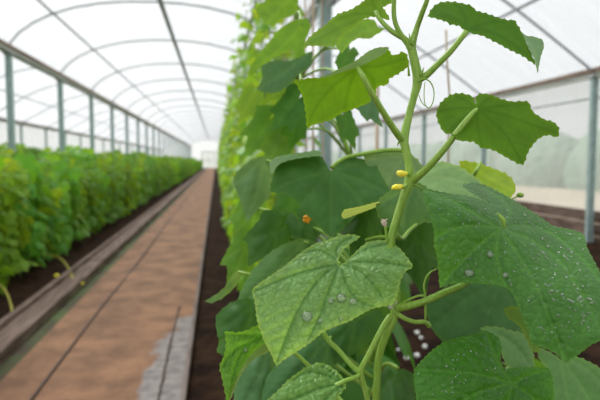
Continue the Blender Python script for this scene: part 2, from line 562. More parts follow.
# frame: posts, gutters, purlins, arches (each a thing of the building = structure)
def post(x, y, w, ztop, label):
    root = bpy.data.objects.new('trim_5', None); COL.objects.link(root); root.location = (x, y, 0); struct(root)
    b = MB()
    h = w / 2
    # ribbed channel section
    prof = [(-h, -h * .6), (-h * .55, -h * .6), (-h * .5, -h * .35), (-h * .2, -h * .35), (-h * .15, -h * .6), (h * .15, -h * .6), (h * .2, -h * .35),
            (h * .5, -h * .35), (h * .55, -h * .6), (h, -h * .6), (h, h * .6), (-h, h * .6)]
    n = len(prof)
    vs = [(x + a, y + c, -.1) for a, c in prof] + [(x + a, y + c, ztop) for a, c in prof]
    b.add(vs, [(i, (i + 1) % n, n + (i + 1) % n, n + i) for i in range(n)] + [tuple(range(n, 2 * n))])
    b.build('post', M['steel'], root)
    b = MB(); b.box(x - w * .8, x + w * .8, y - w * .6, y + w * .6, ztop - .02, ztop + .015)
    b.build('cap_plate', M['pipe'], root)


for y in POST_Y:
    if y > YB: break
    post(XL, y, .115, Z0 + 1.93, '')
    if y > 5: post(XG, y, .17, Z0 + 2.15, '')
    for x, zt in ((XR, Z0 + 1.22), (XF, Z0 + 1.45)): post(x, y, .10, zt, '')


def gutter(name, x, z, w, h):
    root = bpy.data.objects.new(name, None); COL.objects.link(root); root.location = (x, 0, z); struct(root)
    b = MB(); b.box(x - w / 2, x + w / 2, YA, YB, z - h * .5, z)
    b.build('beam_side', M['gutterside'], root)
    b = MB(); b.box(x - w / 2 - .012, x + w / 2 + .012, YA, YB, z, z + h * .5)
    b.build('beam_top', M['rust'], root)


gutter('trim_6', XL, Z0 + 2.0, .13, .14)
gutter('trim_6', XG, Z0 + 2.22, .13, .14)
gutter('trim_6', XR, Z0 + 1.27, .08, .14)
gutter('trim_6', XF, Z0 + 1.50, .10, .15)
for y in POST_Y:
    if y > YB: break
    for prof in (arcA, arcB, arcC):
        b = MB(); b.tube([(x, y, z) for x, z in prof], .022, 8)
        struct(b.build('trim_7', M['pipe']))
    for prof in (arcA, arcB, arcC):      # thinner hoop half way between
        pass
for x, z, r in ((-.98, Z0 + 2.93, .05), (-2.92, Z0 + 2.70, .022), (.7, Z0 + 2.68, .022), (4.2, Z0 + 2.13, .022), (2.7, Z0 + 2.66, .022), (-5.0, Z0 + 2.67, .022), (-6.6, Z0 + 2.2, .022),
                (XR + .03, Z0 + .93, .014)):
    b = MB(); b.tube([(x, YA, z - .02), (x, YB, z - .02)], r, 8)
    struct(b.build('trim_8', M['pipe']))

# far hedge outside, seen through the film
for x, s in ((17.5, 1), (-20, -1)):
    b = MB()
    for k in range(66):
        b.blob((x + random.uniform(-.8, .8), -8 + k * 1.9, .5), 1.6, 2.6, random.uniform(2.0, 2.15), 14, 9, .04)
    tag(b.build('hedge', M['hedge']), 'hazy green hedge outside beyond the %s film wall' % ('right' if s > 0 else 'left'), 'hedge')


# ------------------------------------------------------------------ generic leaf
def palmate(size, n=26, cup=.25, droop=.35, seed=0):
    """one lobed cucumber leaf, petiole end at origin, tip along +Y, face +Z; verts, faces"""
    r_ = random.Random(seed)
    lob = [(0, 1.0), (.42, .62), (.78, .80), (1.35, .58), (1.75, .66), (2.35, .50), (2.75, .34), (3.02, .06)]
    out = []
    for k in range(-n, n + 1):
        a = 3.05 * k / n
        aa = abs(a)
        for (a0, r0), (a1, r1) in zip(lob, lob[1:]):
            if a0 <= aa <= a1:
                t = (aa - a0) / (a1 - a0); t = t * t * (3 - 2 * t)
                rad = r0 * (1 - t) + r1 * t
                break
        else: rad = .06
        rad *= 1 + r_.uniform(-.05, .05)
        out.append((a, rad))
    vs = [(0, 0, 0)]; fs = []
    rings = (.3, .6, .85, 1.0)
    ph = r_.uniform(0, 6)
    for q in rings:
        for a, rad in out:
            rr = rad * q
            x = math.sin(a) * rr; y = math.cos(a) * rr + .0
            fold = .10 * abs(math.sin(a * 2.2)) * q
            z = cup * rr * rr * .5 * math.cos(2 * a + ph) * .6 - droop * (rr * rr) * (.5 + .5 * math.cos(a)) - fold + .05 * math.sin(3 * a + ph) * q
            vs.append((x * size, y * size, z * size))
    m = len(out)
    for i in range(m - 1): fs.append((0, 1 + i + 1, 1 + i))
    for j in range(len(rings) - 1):
        for i in range(m - 1):
            a = 1 + j * m + i
            fs.append((a, a + 1, a + m + 1, a + m))
    return vs, fs


PAL = [palmate(1.0, 12, .3, .3 + .08 * k, k) for k in range(6)]


def put_leaf(b, pos, az, tilt, size, k, roll=0.0):
    """az: direction the tip points (xy angle), tilt: how far the tip hangs below level"""
    vs, fs = PAL[k % 6]
    mt = Matrix.Translation(pos) @ Matrix.Rotation(az - math.pi / 2, 4, 'Z') @ Matrix.Rotation(-tilt, 4, 'X') @ Matrix.Rotation(roll, 4, 'Y') @ Matrix.Scale(size, 4)
    b.add([mt @ Vector(v) for v in vs], fs, True)


def row_plant(name, height, nleaf, size, spread, seed, zmin=.05, parent=None, flowers=0, dens=1.0):
    """prototype at the origin; returns list of (name, mesh object)"""
    r_ = random.Random(seed)
    f = MB(); s = MB()
    pts = [(0, 0, -.05)]
    for k in range(1, 9):
        pts.append((r_.uniform(-.04, .04), r_.uniform(-.04, .04), height * k / 8))
    s.tube(pts, [.007 - .0005 * k for k in range(9)], 6, 3)
    sp, _ = spline([Vector(p) for p in pts], [0] * 9, 6)
    for k in range(nleaf):
        t = zmin / height + (1 - zmin / height) * ((k + r_.random()) / nleaf) ** (1.45 if height > 2 else 1)
        p = sp[min(len(sp) - 1, int(t * (len(sp) - 1)))]
        az = k * 2.4 + r_.uniform(-.5, .5)
        rl = spread * r_.uniform(.35, 1.0) * (1 if t < .5 or height < 2 else 1.3 - .65 * t)
        e = p + Vector((math.cos(az) * rl, math.sin(az) * rl, r_.uniform(.0, .09)))
        e.z = max(e.z, .1)
        s.tube([p, (p + e) / 2 + Vector((0, 0, .02)), e], .0035, 4)
        put_leaf(f, e, az + r_.uniform(-.5, .5), r_.uniform(.25, 1.25), size * r_.uniform(.65, 1.15) * (1 if t < .45 or height < 2 else 1.15 - .75 * t), r_.randrange(6), r_.uniform(-.4, .4))
    return f, s


def dup_tree(root, loc, rz, label, group, sc=1.0):
    r = root.copy(); COL.objects.link(r); r.location = loc; r.rotation_euler = (0, 0, rz); r.scale = (sc, sc, sc)
    r['label'] = label
    if group: r['group'] = group
    for ch in root.children:
        c = ch.copy(); COL.objects.link(c); c.parent = r
        q = random.uniform(.75, 1.25)
        c.color = (ch.color[0] * q * random.uniform(.9, 1.25), ch.color[1] * q, ch.color[2], 1)
    return r


def make_proto(name, loc, col, label, cat, group, *a, **k):
    f, s = row_plant(name, *a, **k)
    root = empty(name, (0, 0, 0), label, cat, group)
    f.build('foliage', M['row_leaf'], root, color=col)
    s.build('stem', M['rowstem'], root, color=col)
    root.location = loc
    return root


GR = (.10, .25, .045)
# low crop on the left: two rows before the posts, two behind
protoL = [make_proto('cucumber_plant', (0, 0, 0), (.12 + .02 * (k % 2), .30 + .02 * k, .028), '', 'plant', 'low leafy plants of the left bed', 1.12, 66, .14, .27, 100 + k, zmin=.1) for k in range(4)]
usedL = set()


def place(protos, used, x, y, rz, label, group, sc=1.0):
    k = len(used) if len(used) < len(protos) else random.randrange(len(protos))
    if k not in used:
        used.add(k); o = protos[k]; o.location = (x, y, -.02); o.rotation_euler = (0, 0, rz); o.scale = (sc,) * 3
        o['label'] = label; o['group'] = group
        return o
    return dup_tree(protos[k], (x, y, -.02), rz, label, group, sc)


near_words = ['low bushy cucumber plant at the left edge, nearest of the left row']
y = 3.9; i = 0
while y < 82:
    near = y < 5.2
    place(protoL, usedL, -2.12 + random.uniform(-.06, .06), y, random.uniform(0, 6.28),
          'low bushy cucumber plant in the front row of the left bed, beside the plank kerb', 'front row of low plants beside the plank kerb', (1.32 if y < 4.6 else .95) * random.uniform(.86, 1.12))
    y += .40 if y < 20 else (.6 if y < 40 else 1.0)
y = 4.6
while y < 82:
    place(protoL, usedL, -2.95 + random.uniform(-.1, .1), y, random.uniform(0, 6.28),
          'low bushy cucumber plant in the second row of the left bed, behind the kerb row', 'second row of low plants in the left bed', random.uniform(1.0, 1.3))
    y += .55 if y < 20 else (.8 if y < 40 else 1.6)
y = 8.5
while y < 82:
    place(protoL, usedL, -4.6 + random.uniform(-.25, .25), y, random.uniform(0, 6.28),
          'low bushy cucumber plant growing behind the left line of posts', 'low plants behind the left posts', random.uniform(1.05, 1.45))
    y += .9 if y < 40 else 1.8
y = 9.5
while y < 82:
    place(protoL, usedL, -6.2 + random.uniform(-.25, .25), y, random.uniform(0, 6.28),
          'low bushy cucumber plant in the far left bay by the film wall', 'low plants of the far left bay', random.uniform(.9, 1.15))
    y += 1.3 if y < 40 else 2.2

# tall trellised crop on the right of the path
protoR = [make_proto('trellised_cucumber', (0, 0, 0), (.15 + .03 * (k % 2), .34 + .02 * k, .03), '', 'plant', 'tall plants', 2.85, 66, .15, .22, 200 + k, zmin=.1) for k in range(4)]
usedR = set()
y = 3.35
while y < 82:
    place(protoR, usedR, .40 + random.uniform(-.03, .03), y, random.uniform(0, 6.28),
          'tall cucumber plant trained up twine in the row right of the earth path', 'tall trellised plants right of the path', random.uniform(.93, 1.05))
    y += .48 if y < 12 else (.7 if y < 40 else 1.2)
# low plants close to the camera in the same row
protoN = [make_proto('young_cucumber', (0, 0, 0), (.06, .19, .025), '', 'plant', 'low plants', .78, 30, .15, .2, 300 + k, zmin=.1) for k in range(3)]
usedN = set()
for (x, y, sc) in ((.36, 1.5, 1.0), (.42, 2.05, 1.2), (.66, 1.30, .85)):
    place(protoN, usedN, x, y, random.uniform(0, 6.28), 'shorter cucumber plant low in the right row, just behind the big foreground vine', 'shorter plants behind the foreground vine', sc)
# trellis wire and twine
b = MB(); b.tube([(.46, YA, 3.02), (.46, YB, 3.02)], .004, 6)
tag(b.build('trellis_wire', M['pipe']), 'thin steel wire running above the tall right row', 'wire')
for k, y in enumerate((2.55, 3.03, 3.51, 3.99)):
    b = MB(); b.tube([(.50, y, -.02), (.49, y + .02, 1.5), (.47, y, 3.02)], .004, 5, 4)
    tag(b.build('support_twine', M['twine']), 'beige twine hung from the wire in the tall right row', 'twine', 'support twines of the right row')

# ------------------------------------------------------------------ traced foreground leaves
def catmull2(pts, step):
    out = []; n = len(pts)
    for i in range(n):
        p0, p1, p2, p3 = (np.array(pts[(i + j) % n][:2], float) for j in (-1, 0, 1, 2))
        d = np.linalg.norm(p2 - p1)
        k = max(1, int(round(d / step)))
        for q in range(k):
            t = q / k
            c = 0.5 * ((2 * p1) + (p2 - p0) * t + (2 * p0 - 5 * p1 + 4 * p2 - p3) * t * t + (3 * p1 - p0 - 3 * p2 + p3) * t ** 3)
            l = p1 * (1 - t) + p2 * t
            out.append(c * .6 + l * .4)
    return np.array(out)


def tps(ctrl):
    c = np.array(ctrl, float)
    n = len(c)
    if n < 3:
        m = c[:, 2].mean(); return lambda q: np.full(len(q), m)
    s = 100.0
    X = c[:, :2] / s

    def U(r2): return np.where(r2 > 1e-9, r2 * np.log(r2 + 1e-12), 0)
    K = U(((X[:, None] - X[None]) ** 2).sum(-1)) + np.eye(n) * 0.02
    Pm = np.c_[np.ones(n), X]
    A = np.zeros((n + 3, n + 3)); A[:n, :n] = K; A[:n, n:] = Pm; A[n:, :n] = Pm.T
    sol = np.linalg.lstsq(A, np.r_[c[:, 2], 0, 0, 0], rcond=None)[0]

    def f(q):
        q = np.asarray(q, float) / s
        return U(((q[:, None] - X[None]) ** 2).sum(-1)) @ sol[:n] + np.c_[np.ones(len(q)), q] @ sol[n:]
    return f


def segdist(q, segs):
    """min distance from points q to list of polylines"""
    best = np.full(len(q), 1e9)
    for pl in segs:
        pl = np.asarray(pl, float)
        for a, b_ in zip(pl, pl[1:]):
            ab = b_ - a; L2 = (ab ** 2).sum() + 1e-9
            t = np.clip(((q - a) @ ab) / L2, 0, 1)
            d = np.sqrt(((q - a - t[:, None] * ab) ** 2).sum(1))
            best = np.minimum(best, d)
    return best


def smooth_poly(pl, k=5):
    v = [Vector((p[0], p[1], 0)) for p in pl]
    if len(v) < 3: return np.array([(a.x, a.y) for a in v])
    q, _ = spline(v, [0] * len(v), k)
    return np.array([(a.x, a.y) for a in q])


def side_veins(mains, gap):
    out = []
    for mi, pl in enumerate(mains):
        others = [m_ for k, m_ in enumerate(mains) if k != mi]
        seg = np.linalg.norm(np.diff(pl, axis=0), axis=1); cum = np.r_[0, np.cumsum(seg)]; T = cum[-1]
        s = gap * 1.1
        while s < T - gap * .3:
            i = min(len(seg) - 1, max(0, np.searchsorted(cum, s) - 1))
            t = (pl[i + 1] - pl[i]) / (seg[i] + 1e-9); p = pl[i] + t * (s - cum[i])
            for side in (1, -1):
                a = math.radians(52) * side
                d = np.array([t[0] * math.cos(a) - t[1] * math.sin(a), t[0] * math.sin(a) + t[1] * math.cos(a)])
                q = [p]; c = p.copy()
                for k in range(14):
                    c = c + (d * (1 - .045 * k) + t * .045 * k) * gap * .22
                    if others:
                        dm_own = segdist(c[None], [pl])[0]; dm_o = segdist(c[None], others)[0]
                        if dm_o < dm_own * .8: break
                    q.append(c.copy())
                if len(q) > 3: out.append(np.array(q))
            s += gap
    return out


SURF = {}


def leaf(name, parent, outline, ctrl, veins, mat='leaf', color=(.1, .25, .04), step=2.2, tooth=.8, bump=.0012, gap=12, key=None, under=False, label=None, rim=.8, vw=1.0, wave=0.0, patches=(), folds=()):
    """a leaf blade; outline, vein lines and depths as measured, built as a curved surface in the place"""
    B = MB(); VE = []; RI = []
    for (ol, ct, vn, und) in [(outline, ctrl, veins, under)] + list(patches):
        o = catmull2(ol, step)
        n = len(o)
        nx = np.roll(o, -1, 0) - np.roll(o, 1, 0)
        nx /= np.linalg.norm(nx, axis=1)[:, None] + 1e-9
        area = (o[:, 0] * np.roll(o[:, 1], -1) - np.roll(o[:, 0], -1) * o[:, 1]).sum()
        nrm = np.c_[nx[:, 1], -nx[:, 0]] * (1 if area > 0 else -1)
        tt = np.zeros(n); per = max(3, int(7 / step))
        for i in range(n): tt[i] = (1.0 if i % per == 0 else -.25) * (.6 + .8 * random.random())
        o = o + nrm * tt[:, None] * tooth
        lo = o.min(0); hi = o.max(0)
        g = []
        yy = lo[1]; row = 0
        while yy < hi[1]:
            xx = lo[0] + (step / 2 if row % 2 else 0)
            while xx < hi[0]:
                g.append((xx, yy)); xx += step
            yy += step * .87; row += 1
        g = np.array(g)
        # inside test
        ins = np.zeros(len(g), bool)
        for i in range(n):
            a = o[i]; c = o[(i + 1) % n]
            cond = ((a[1] > g[:, 1]) != (c[1] > g[:, 1]))
            xi = (c[0] - a[0]) * (g[:, 1] - a[1]) / (c[1] - a[1] + 1e-12) + a[0]
            ins ^= cond & (g[:, 0] < xi)
        g = g[ins]
        dd = segdist(g, [np.vstack([o, o[:1]])])
        g = g[dd > step * .5]
        pts = [Vector((float(a), float(c))) for a, c in o] + [Vector((float(a), float(c))) for a, c in g]
        res = delaunay_2d_cdt(pts, [], [list(range(n)) if area > 0 else list(range(n - 1, -1, -1))], 1, 1e-4)
        V2 = np.array([(v[0], v[1]) for v in res[0]]); F = [tuple(f) for f in res[2]]
        fz = tps(ct)
        d = fz(V2)
        mv = [smooth_poly(p) for p in vn]
        ve = np.zeros(len(V2)); hgt = np.zeros(len(V2))
        edge = segdist(V2, [np.vstack([o, o[:1]])])
        if mv:
            sv = side_veins(mv, gap)
            dm = segdist(V2, mv); ds = segdist(V2, sv) if sv else dm
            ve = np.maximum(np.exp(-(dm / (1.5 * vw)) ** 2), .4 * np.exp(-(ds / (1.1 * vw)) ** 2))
            hgt = (1 - np.exp(-(dm / 3.6) ** 2)) * .75 + (1 - np.exp(-(ds / 2.6) ** 2)) * .2
            hgt *= 1 - .6 * np.exp(-(edge / 5) ** 2)
        if wave:
            k = .06
            d = d + wave * np.exp(-(edge / 12)) * np.sin(V2[:, 0] * k * 2.1 + V2[:, 1] * k * 1.7)
        sgn = 1 if und else -1
        d = d + sgn * bump * 2.4 * hgt
        if key and key not in SURF: SURF[key] = (fz, V2, d)
        vs = [P(a, c, dep) for (a, c), dep in zip(V2, d)]
        # orientation: top of the leaf faces the camera unless und
        a, c, e = (V2[i] for i in F[0])
        cr = (c[0] - a[0]) * (e[1] - a[1]) - (c[1] - a[1]) * (e[0] - a[0])
        if (cr > 0) != und: F = [f[::-1] for f in F]
        B.add(vs, F, True)
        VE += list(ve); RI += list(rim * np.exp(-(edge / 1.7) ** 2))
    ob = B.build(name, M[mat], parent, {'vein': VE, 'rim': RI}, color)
    for (ol, ct, vn, und, fc) in folds:
        leaf('leaf_fold', ob, ol, ct, vn, 'leaf_soft', fc, step=1.8, tooth=.3, bump=.0004, gap=9, rim=.25, under=und)
    if label: ob['label'] = label
    return ob


def petiole(name, parent, pts, rad_px, n=10, sub=5, ridge=.07, mat='stem', hairs=0):
    """pts (x, y, depth), radius in pixels at that depth"""
    q = [P(*p) for p in pts]
    rr = rad_px if hasattr(rad_px, '__len__') else [rad_px] * len(pts)
    r = [a * p[2] / FPX for a, p in zip(rr, pts)]
    b = MB(); b.tube(q, r, n, sub, ridge)
    o = b.build(name, M[mat], parent)
    if hairs:
        h = MB(); sp, sr = spline([Vector(a) for a in q], r, 8)
        for k in range(hairs):
            i = random.randrange(len(sp) - 1); t = random.random()
            p = sp[i] * (1 - t) + sp[i + 1] * t; ax = (sp[i + 1] - sp[i]).normalized()
            v = ax.orthogonal().normalized(); v.rotate(Matrix.Rotation(random.uniform(0, 6.28), 3, ax))
            L_ = random.uniform(.0008, .0017); w_ = .00012
            s = p + v * sr[i] * .9; e = p + v * (sr[i] + L_); sd = ax * w_; s2 = v.cross(ax) * w_
            h.add([s + sd, s - sd * .5 + s2, s - sd * .5 - s2, e], [(0, 1, 3), (1, 2, 3), (2, 0, 3)])
        hb = h.build('stem_hair', M['hair'], parent)
        hb['kind'] = 'stuff'
    return o


# ---- the foreground vine
base = P(376, 400, .64); base.z = -.03; base = Vector((base.x, base.y + .02, -.03))
V = empty('cucumber_vine', base, 'foreground cucumber vine with upright hairy stem, yellow buds and large wet leaves', 'plant')

main = [(376, 430, .64), (376, 400, .64), (377.5, 379, .638), (379, 358, .636), (385, 337, .632), (393, 319, .63), (396, 300, .63), (395, 280, .63), (392.5, 262, .63), (391, 242, .63),
        (397, 218, .63), (403.5, 197, .63), (409.5, 181, .63), (409, 166, .63), (406, 150, .632), (404, 139, .634), (409, 115, .638), (413.5, 98, .64), (417.5, 80, .642), (414, 60, .642), (410, 46, .642),
        (401, 35, .64), (394.5, 20, .638), (394, 0, .635), (396, -16, .63)]
rad = [3.4, 3.4, 3.4, 3.5, 3.7, 4.2, 4.2, 4.2, 4.1, 4.2, 4.0, 4.0, 5.2, 4.0, 4.0, 4.6, 3.6, 3.6, 4.9, 4.4, 4.2, 2.5, 2.4, 2.3, 2.2]
q = [P(*p) for p in main]
qb = [Vector((base.x, base.y, -.06)), Vector((base.x - .01, base.y, .3)), Vector((q[0].x + .004, q[0].y, q[0].z - .2))]
b = MB(); b.tube(qb + q, [.0048, .0044, .004] + [a * p[2] / FPX for a, p in zip(rad, main)], 14, 6, .06)
b.build('main_stem', M['stem'], V)
h = MB()
sp, sr = spline([Vector(a) for a in q], [a * p[2] / FPX for a, p in zip(rad, main)], 8)
for k in range(900):
    i = random.randrange(len(sp) - 1); p = sp[i].lerp(sp[i + 1], random.random()); ax = (sp[i + 1] - sp[i]).normalized()
    v = ax.orthogonal().normalized(); v.rotate(Matrix.Rotation(random.uniform(0, 6.28), 3, ax))
    L_ = random.uniform(.0008, .0018); w_ = .00012
    s = p + v * sr[i] * .9; e = p + v * (sr[i] + L_); sd = ax * w_; s2 = v.cross(ax) * w_
    h.add([s + sd, s - sd * .5 + s2, s - sd * .5 - s2, e], [(0, 1, 3), (1, 2, 3), (2, 0, 3)])
h.build('stem_hair', M['hair'], V)['kind'] = 'stuff'
petiole('side_shoot', V, [(411, 50, .642), (413, 40, .64), (417, 27, .638), (422, 13, .632), (427, 0, .625), (430, -14, .62)], [4.2, 3.6, 2.7, 2.6, 2.3, 2])
petiole('side_stem', V, [(391, 316, .628), (386, 322, .626), (379, 334, .622), (370, 352, .62), (361, 371, .62), (364, 385, .622), (368, 402, .624), (371, 425, .63)], [3.4, 3, 2.9, 2.8, 3.2, 2.8, 2.6, 2.6], hairs=120)
petiole('petiole', V, [(361, 373, .622), (352, 366, .622), (340, 352, .625), (324, 333, .63), (322, 300, .655), (332, 275, .655), (339, 263, .642)], [3, 2.6, 2.5, 2.4, 2.2, 2.2, 2.4], hairs=60)
petiole('petiole', V, [(361, 374, .62), (354, 378, .616), (345, 381, .61), (335, 386, .606)], [2.4, 2.3, 2.2, 2.4])
petiole('petiole', V, [(397, 308, .628), (412, 305, .618), (430, 299, .612), (446, 292, .618), (462, 285, .63), (480, 270, .645), (496, 245, .635), (502, 228, .60)], [4, 3.6, 3.5, 3.5, 3.3, 3, 3, 3.2], hairs=80)
petiole('petiole', V, [(411, 181, .63), (418, 176, .622), (430, 165, .61), (444, 149, .60), (458, 131, .595), (470, 116, .595), (477, 109, .6)], [4.6, 3.9, 3.5, 3.3, 3.1, 2.7, 1.6], hairs=80)
petiole('petiole', V, [(403, 139, .634), (399, 136, .626), (391, 125, .610), (381, 109, .596), (371, 92, .586), (362, 75, .584), (357.5, 67, .594)], [4.2, 3.6, 3.3, 3.1, 3.0, 2.8, 1.6], hairs=80)
petiole('petiole', V, [(417, 79, .642), (426, 75.5, .638), (438, 64, .632), (450, 52, .628), (459, 41, .626), (466, 32, .628)], [4.4, 3.5, 3.1, 3, 2.8, 3.0], hairs=80)
petiole('petiole', V, [(402, 37, .641), (393, 32, .642), (386, 26, .645), (379, 18, .65), (376, 12, .655)], [3, 2.5, 2.3, 2.2, 2.4])
petiole('petiole', V, [(396, 313, .628), (404, 318, .626), (415, 322, .626), (425, 322, .63), (429, 326, .635)], [3, 2.4, 2.2, 2.2, 2.6])
petiole('petiole', V, [(396, 235, .64), (402, 239, .66), (409, 231, .69), (419, 223, .72), (430, 219, .74), (436, 222, .75)], [3, 2.2, 2, 1.8, 1.6, 1.5])
petiole('petiole', V, [(388, 237, .64), (378, 237, .68), (366, 240, .74)], [1.8, 1.6, 1.5])
petiole('tendril', V, [(398, 306, .626), (408, 300, .62), (418, 296, .615), (425, 295, .612), (424, 287, .61), (426, 278, .61), (431, 272, .61), (437, 269, .612)], [1.8, 1.3, 1.2, 1.3, 1.1, 1, .9, .8], 6)
petiole('tendril', V, [(425, 296, .612), (425.5, 308, .614), (425.5, 320, .618)], [1.3, 1.2, 1], 6)
petiole('tendril', V, [(419, 81, .636), (425, 79, .63), (431, 83, .626), (434, 92, .624), (433, 102, .624), (429, 108, .625), (425, 104, .626), (424, 93, .628), (425, 82, .63)], [1, .8, .7, .6, .6, .55, .5, .5, .4], 6)
petiole('tendril', V, [(425, 106, .626), (421, 101, .63), (419, 95, .634)], [.5, .5, .4], 6)
# bracts at the nodes
for (x0, y0, x1, y1) in ((421, 76, 424, 67), (409, 76, 408, 62), (411, 44, 409, 33), (412, 45, 415, 34), (413, 184, 425, 190), (400, 140, 397, 146)):
    b = MB(); b.tube([P(x0, y0, .636), P((x0 + x1) / 2, (y0 + y1) / 2, .634), P(x1, y1, .634)], [.0016, .0011, .0002], 6, 3)
    b.build('bract', M['stem'], V)
# fuzzy node with tiny dried blossoms
b = MB()
for k in range(16):
    b.tube([P(391, 306, .624), P(391 + random.uniform(-4, 4), 306 + random.uniform(-4, 4), .617), P(391 + random.uniform(-9, 7), 304 + random.uniform(-6, 7), .614)], [.0006, .0004, .0002], 4, 3)
b.build('dried_calyx', M['hair'], V)
# yellow buds
for (x, y, rr, t) in ((402.5, 174, 4.6, 0), (398, 187, 4.6, .4)):
    b = MB()
    c = P(x, y, .618)
    for k in range(5):
        a = k * 1.256 + t
        dv = RT * math.cos(a) * .0022 + FW * math.sin(a) * .0022
        tip = c - RT * .0035 - UP * (.002 if t else -.0005) + dv * .7
        b.tube([P(x + 5, y - 1, .624), c + dv, tip + UP * .001, tip - RT * .0012 - UP * .001], [.0012, .0032, .0026, .0006], 8, 3)
    fl = b.build('flower', M['petal'], V)
    b = MB(); b.tube([P(411, 181, .628), P(x + 6, y + .5, .624), P(x + 3.5, y, .621)], [.0012, .0015, .0022], 8, 3)
    b.build('calyx', M['stem'], fl)
b = MB(); b.tube([P(387, 243, .628), P(386, 232, .626), P(385.5, 226, .625)], [.0019, .0016, .0018], 8, 3)
fb = b.build('fruit_bud', M['stem'], V)
b = MB()
for k in range(6):
    b.tube([P(385.5, 227, .625), P(384 + random.uniform(-2, 2), 222.5, .624), P(384 + random.uniform(-4, 4), 220 + random.uniform(-1, 2), .624)], [.0014, .0014, .0006], 6, 3)
b.build('withered_blossom', M['bud_tip'], fb)

# L1 pale leaf
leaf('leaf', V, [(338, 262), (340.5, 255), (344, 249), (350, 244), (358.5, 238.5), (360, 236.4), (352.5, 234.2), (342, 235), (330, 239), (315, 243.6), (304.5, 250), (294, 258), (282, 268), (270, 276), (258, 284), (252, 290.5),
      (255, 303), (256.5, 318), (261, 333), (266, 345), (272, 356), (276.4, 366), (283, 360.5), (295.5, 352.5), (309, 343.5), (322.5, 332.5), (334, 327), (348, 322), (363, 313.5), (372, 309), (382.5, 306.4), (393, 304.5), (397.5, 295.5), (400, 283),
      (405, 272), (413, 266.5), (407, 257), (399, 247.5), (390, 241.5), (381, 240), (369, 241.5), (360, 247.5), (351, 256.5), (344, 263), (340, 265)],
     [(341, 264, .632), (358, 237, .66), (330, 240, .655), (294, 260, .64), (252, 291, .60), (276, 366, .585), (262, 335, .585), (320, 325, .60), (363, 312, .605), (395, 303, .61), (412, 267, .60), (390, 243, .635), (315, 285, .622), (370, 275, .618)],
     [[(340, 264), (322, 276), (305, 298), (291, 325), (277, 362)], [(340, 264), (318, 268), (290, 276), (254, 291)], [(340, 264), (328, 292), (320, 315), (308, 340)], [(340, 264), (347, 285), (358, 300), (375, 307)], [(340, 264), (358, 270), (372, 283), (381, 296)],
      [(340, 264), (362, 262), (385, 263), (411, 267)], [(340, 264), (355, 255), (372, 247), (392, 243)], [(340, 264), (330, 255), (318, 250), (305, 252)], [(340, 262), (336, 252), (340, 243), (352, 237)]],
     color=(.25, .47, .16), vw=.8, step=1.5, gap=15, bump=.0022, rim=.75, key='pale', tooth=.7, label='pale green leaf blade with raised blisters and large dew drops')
# L2 big right leaf
leaf('leaf', V, [(484, 201), (467, 195.5), (451, 193.5), (434, 190.5), (422.5, 188.5), (426, 205), (430.7, 217.7), (434, 231), (434, 244.7), (437, 256), (438.6, 275), (440, 287.6), (448, 285), (458, 283), (473.5, 283.4), (496, 285), (508.5, 289), (515, 298.6),
      (521, 314.5), (528, 330.4), (532, 344), (546.6, 349), (556, 354), (565.7, 363), (572, 359), (578, 355), (591, 345), (600, 341), (618, 335), (616, 305), (605, 282), (597, 266), (588, 249), (583, 234), (569, 229), (553, 225.6), (537, 214.5), (524, 206.5), (508.5, 197), (492.6, 188.5),
      (477, 182.5), (462.4, 184.3), (468, 191), (478, 197), (487, 203)],
     [(500, 228, .585), (423, 189, .60), (440, 287, .56), (475, 245, .572), (508, 289, .55), (565, 362, .50), (600, 341, .50), (618, 320, .52), (590, 250, .60), (550, 226, .64), (500, 193, .66), (465, 185, .65), (467, 197, .60), (545, 290, .535), (480, 283, .552)],
     [[(500, 229), (472, 212), (447, 199), (424, 190)], [(500, 229), (482, 243), (462, 262), (441, 286)], [(500, 229), (515, 250), (533, 280), (548, 315), (564, 358)], [(500, 229), (530, 240), (560, 262), (585, 300), (600, 330)],
      [(500, 229), (497, 250), (500, 270), (505, 286)], [(500, 229), (525, 226), (552, 234), (585, 262), (606, 290)], [(500, 228), (510, 212), (500, 198), (480, 187)], [(500, 228), (478, 226), (455, 228), (436, 238)]],
     mat='leaf_wet', color=(.068, .215, .03), step=1.7, gap=21, bump=.0016, rim=.6, key='big', tooth=.7, vw=1.1, label='large dark wet leaf blade beaded with fine water drops')
b = MB(); b.tube([P(497, 213, .583), P(503, 220, .582), P(504, 228, .583)], [.0008, .0028, .0012], 8, 4); b.build('vein_fold', M['stem'], V)
# L3 bottom right
leaf('leaf', V, [(414.8, 368.5), (429, 353), (445, 341.5), (464, 336.7), (478, 333.5), (486, 330.4), (499, 338.3), (502, 349.4), (500.6, 360), (505, 368.5), (521, 367), (537, 367), (549, 369), (553, 381), (554, 400), (556, 425), (530, 445), (480, 450), (440, 440), (420, 425), (415, 408), (416, 397), (414, 382)],
     [(512, 383, .60), (415, 369, .585), (486, 331, .62), (550, 369, .62), (416, 410, .56), (500, 445, .56), (555, 425, .60), (460, 375, .575)],
     [[(512, 384), (498, 362), (487, 333)], [(512, 384), (485, 376), (455, 372), (417, 370)], [(512, 384), (480, 392), (450, 410), (425, 430)], [(512, 384), (530, 375), (549, 370)], [(512, 384), (505, 415), (490, 448)], [(512, 384), (535, 400), (553, 425)]],
     mat='leaf_wet', color=(.06, .215, .02), step=1.8, gap=14, bump=.0018, key='low', label='dark green leaf blade with small dew drops at the bottom')
petiole('petiole', V, [(512, 384, .606), (505, 410, .64), (470, 440, .66), (400, 450, .65), (376, 428, .64)], [2.4, 2.4, 2.6, 2.8, 3])
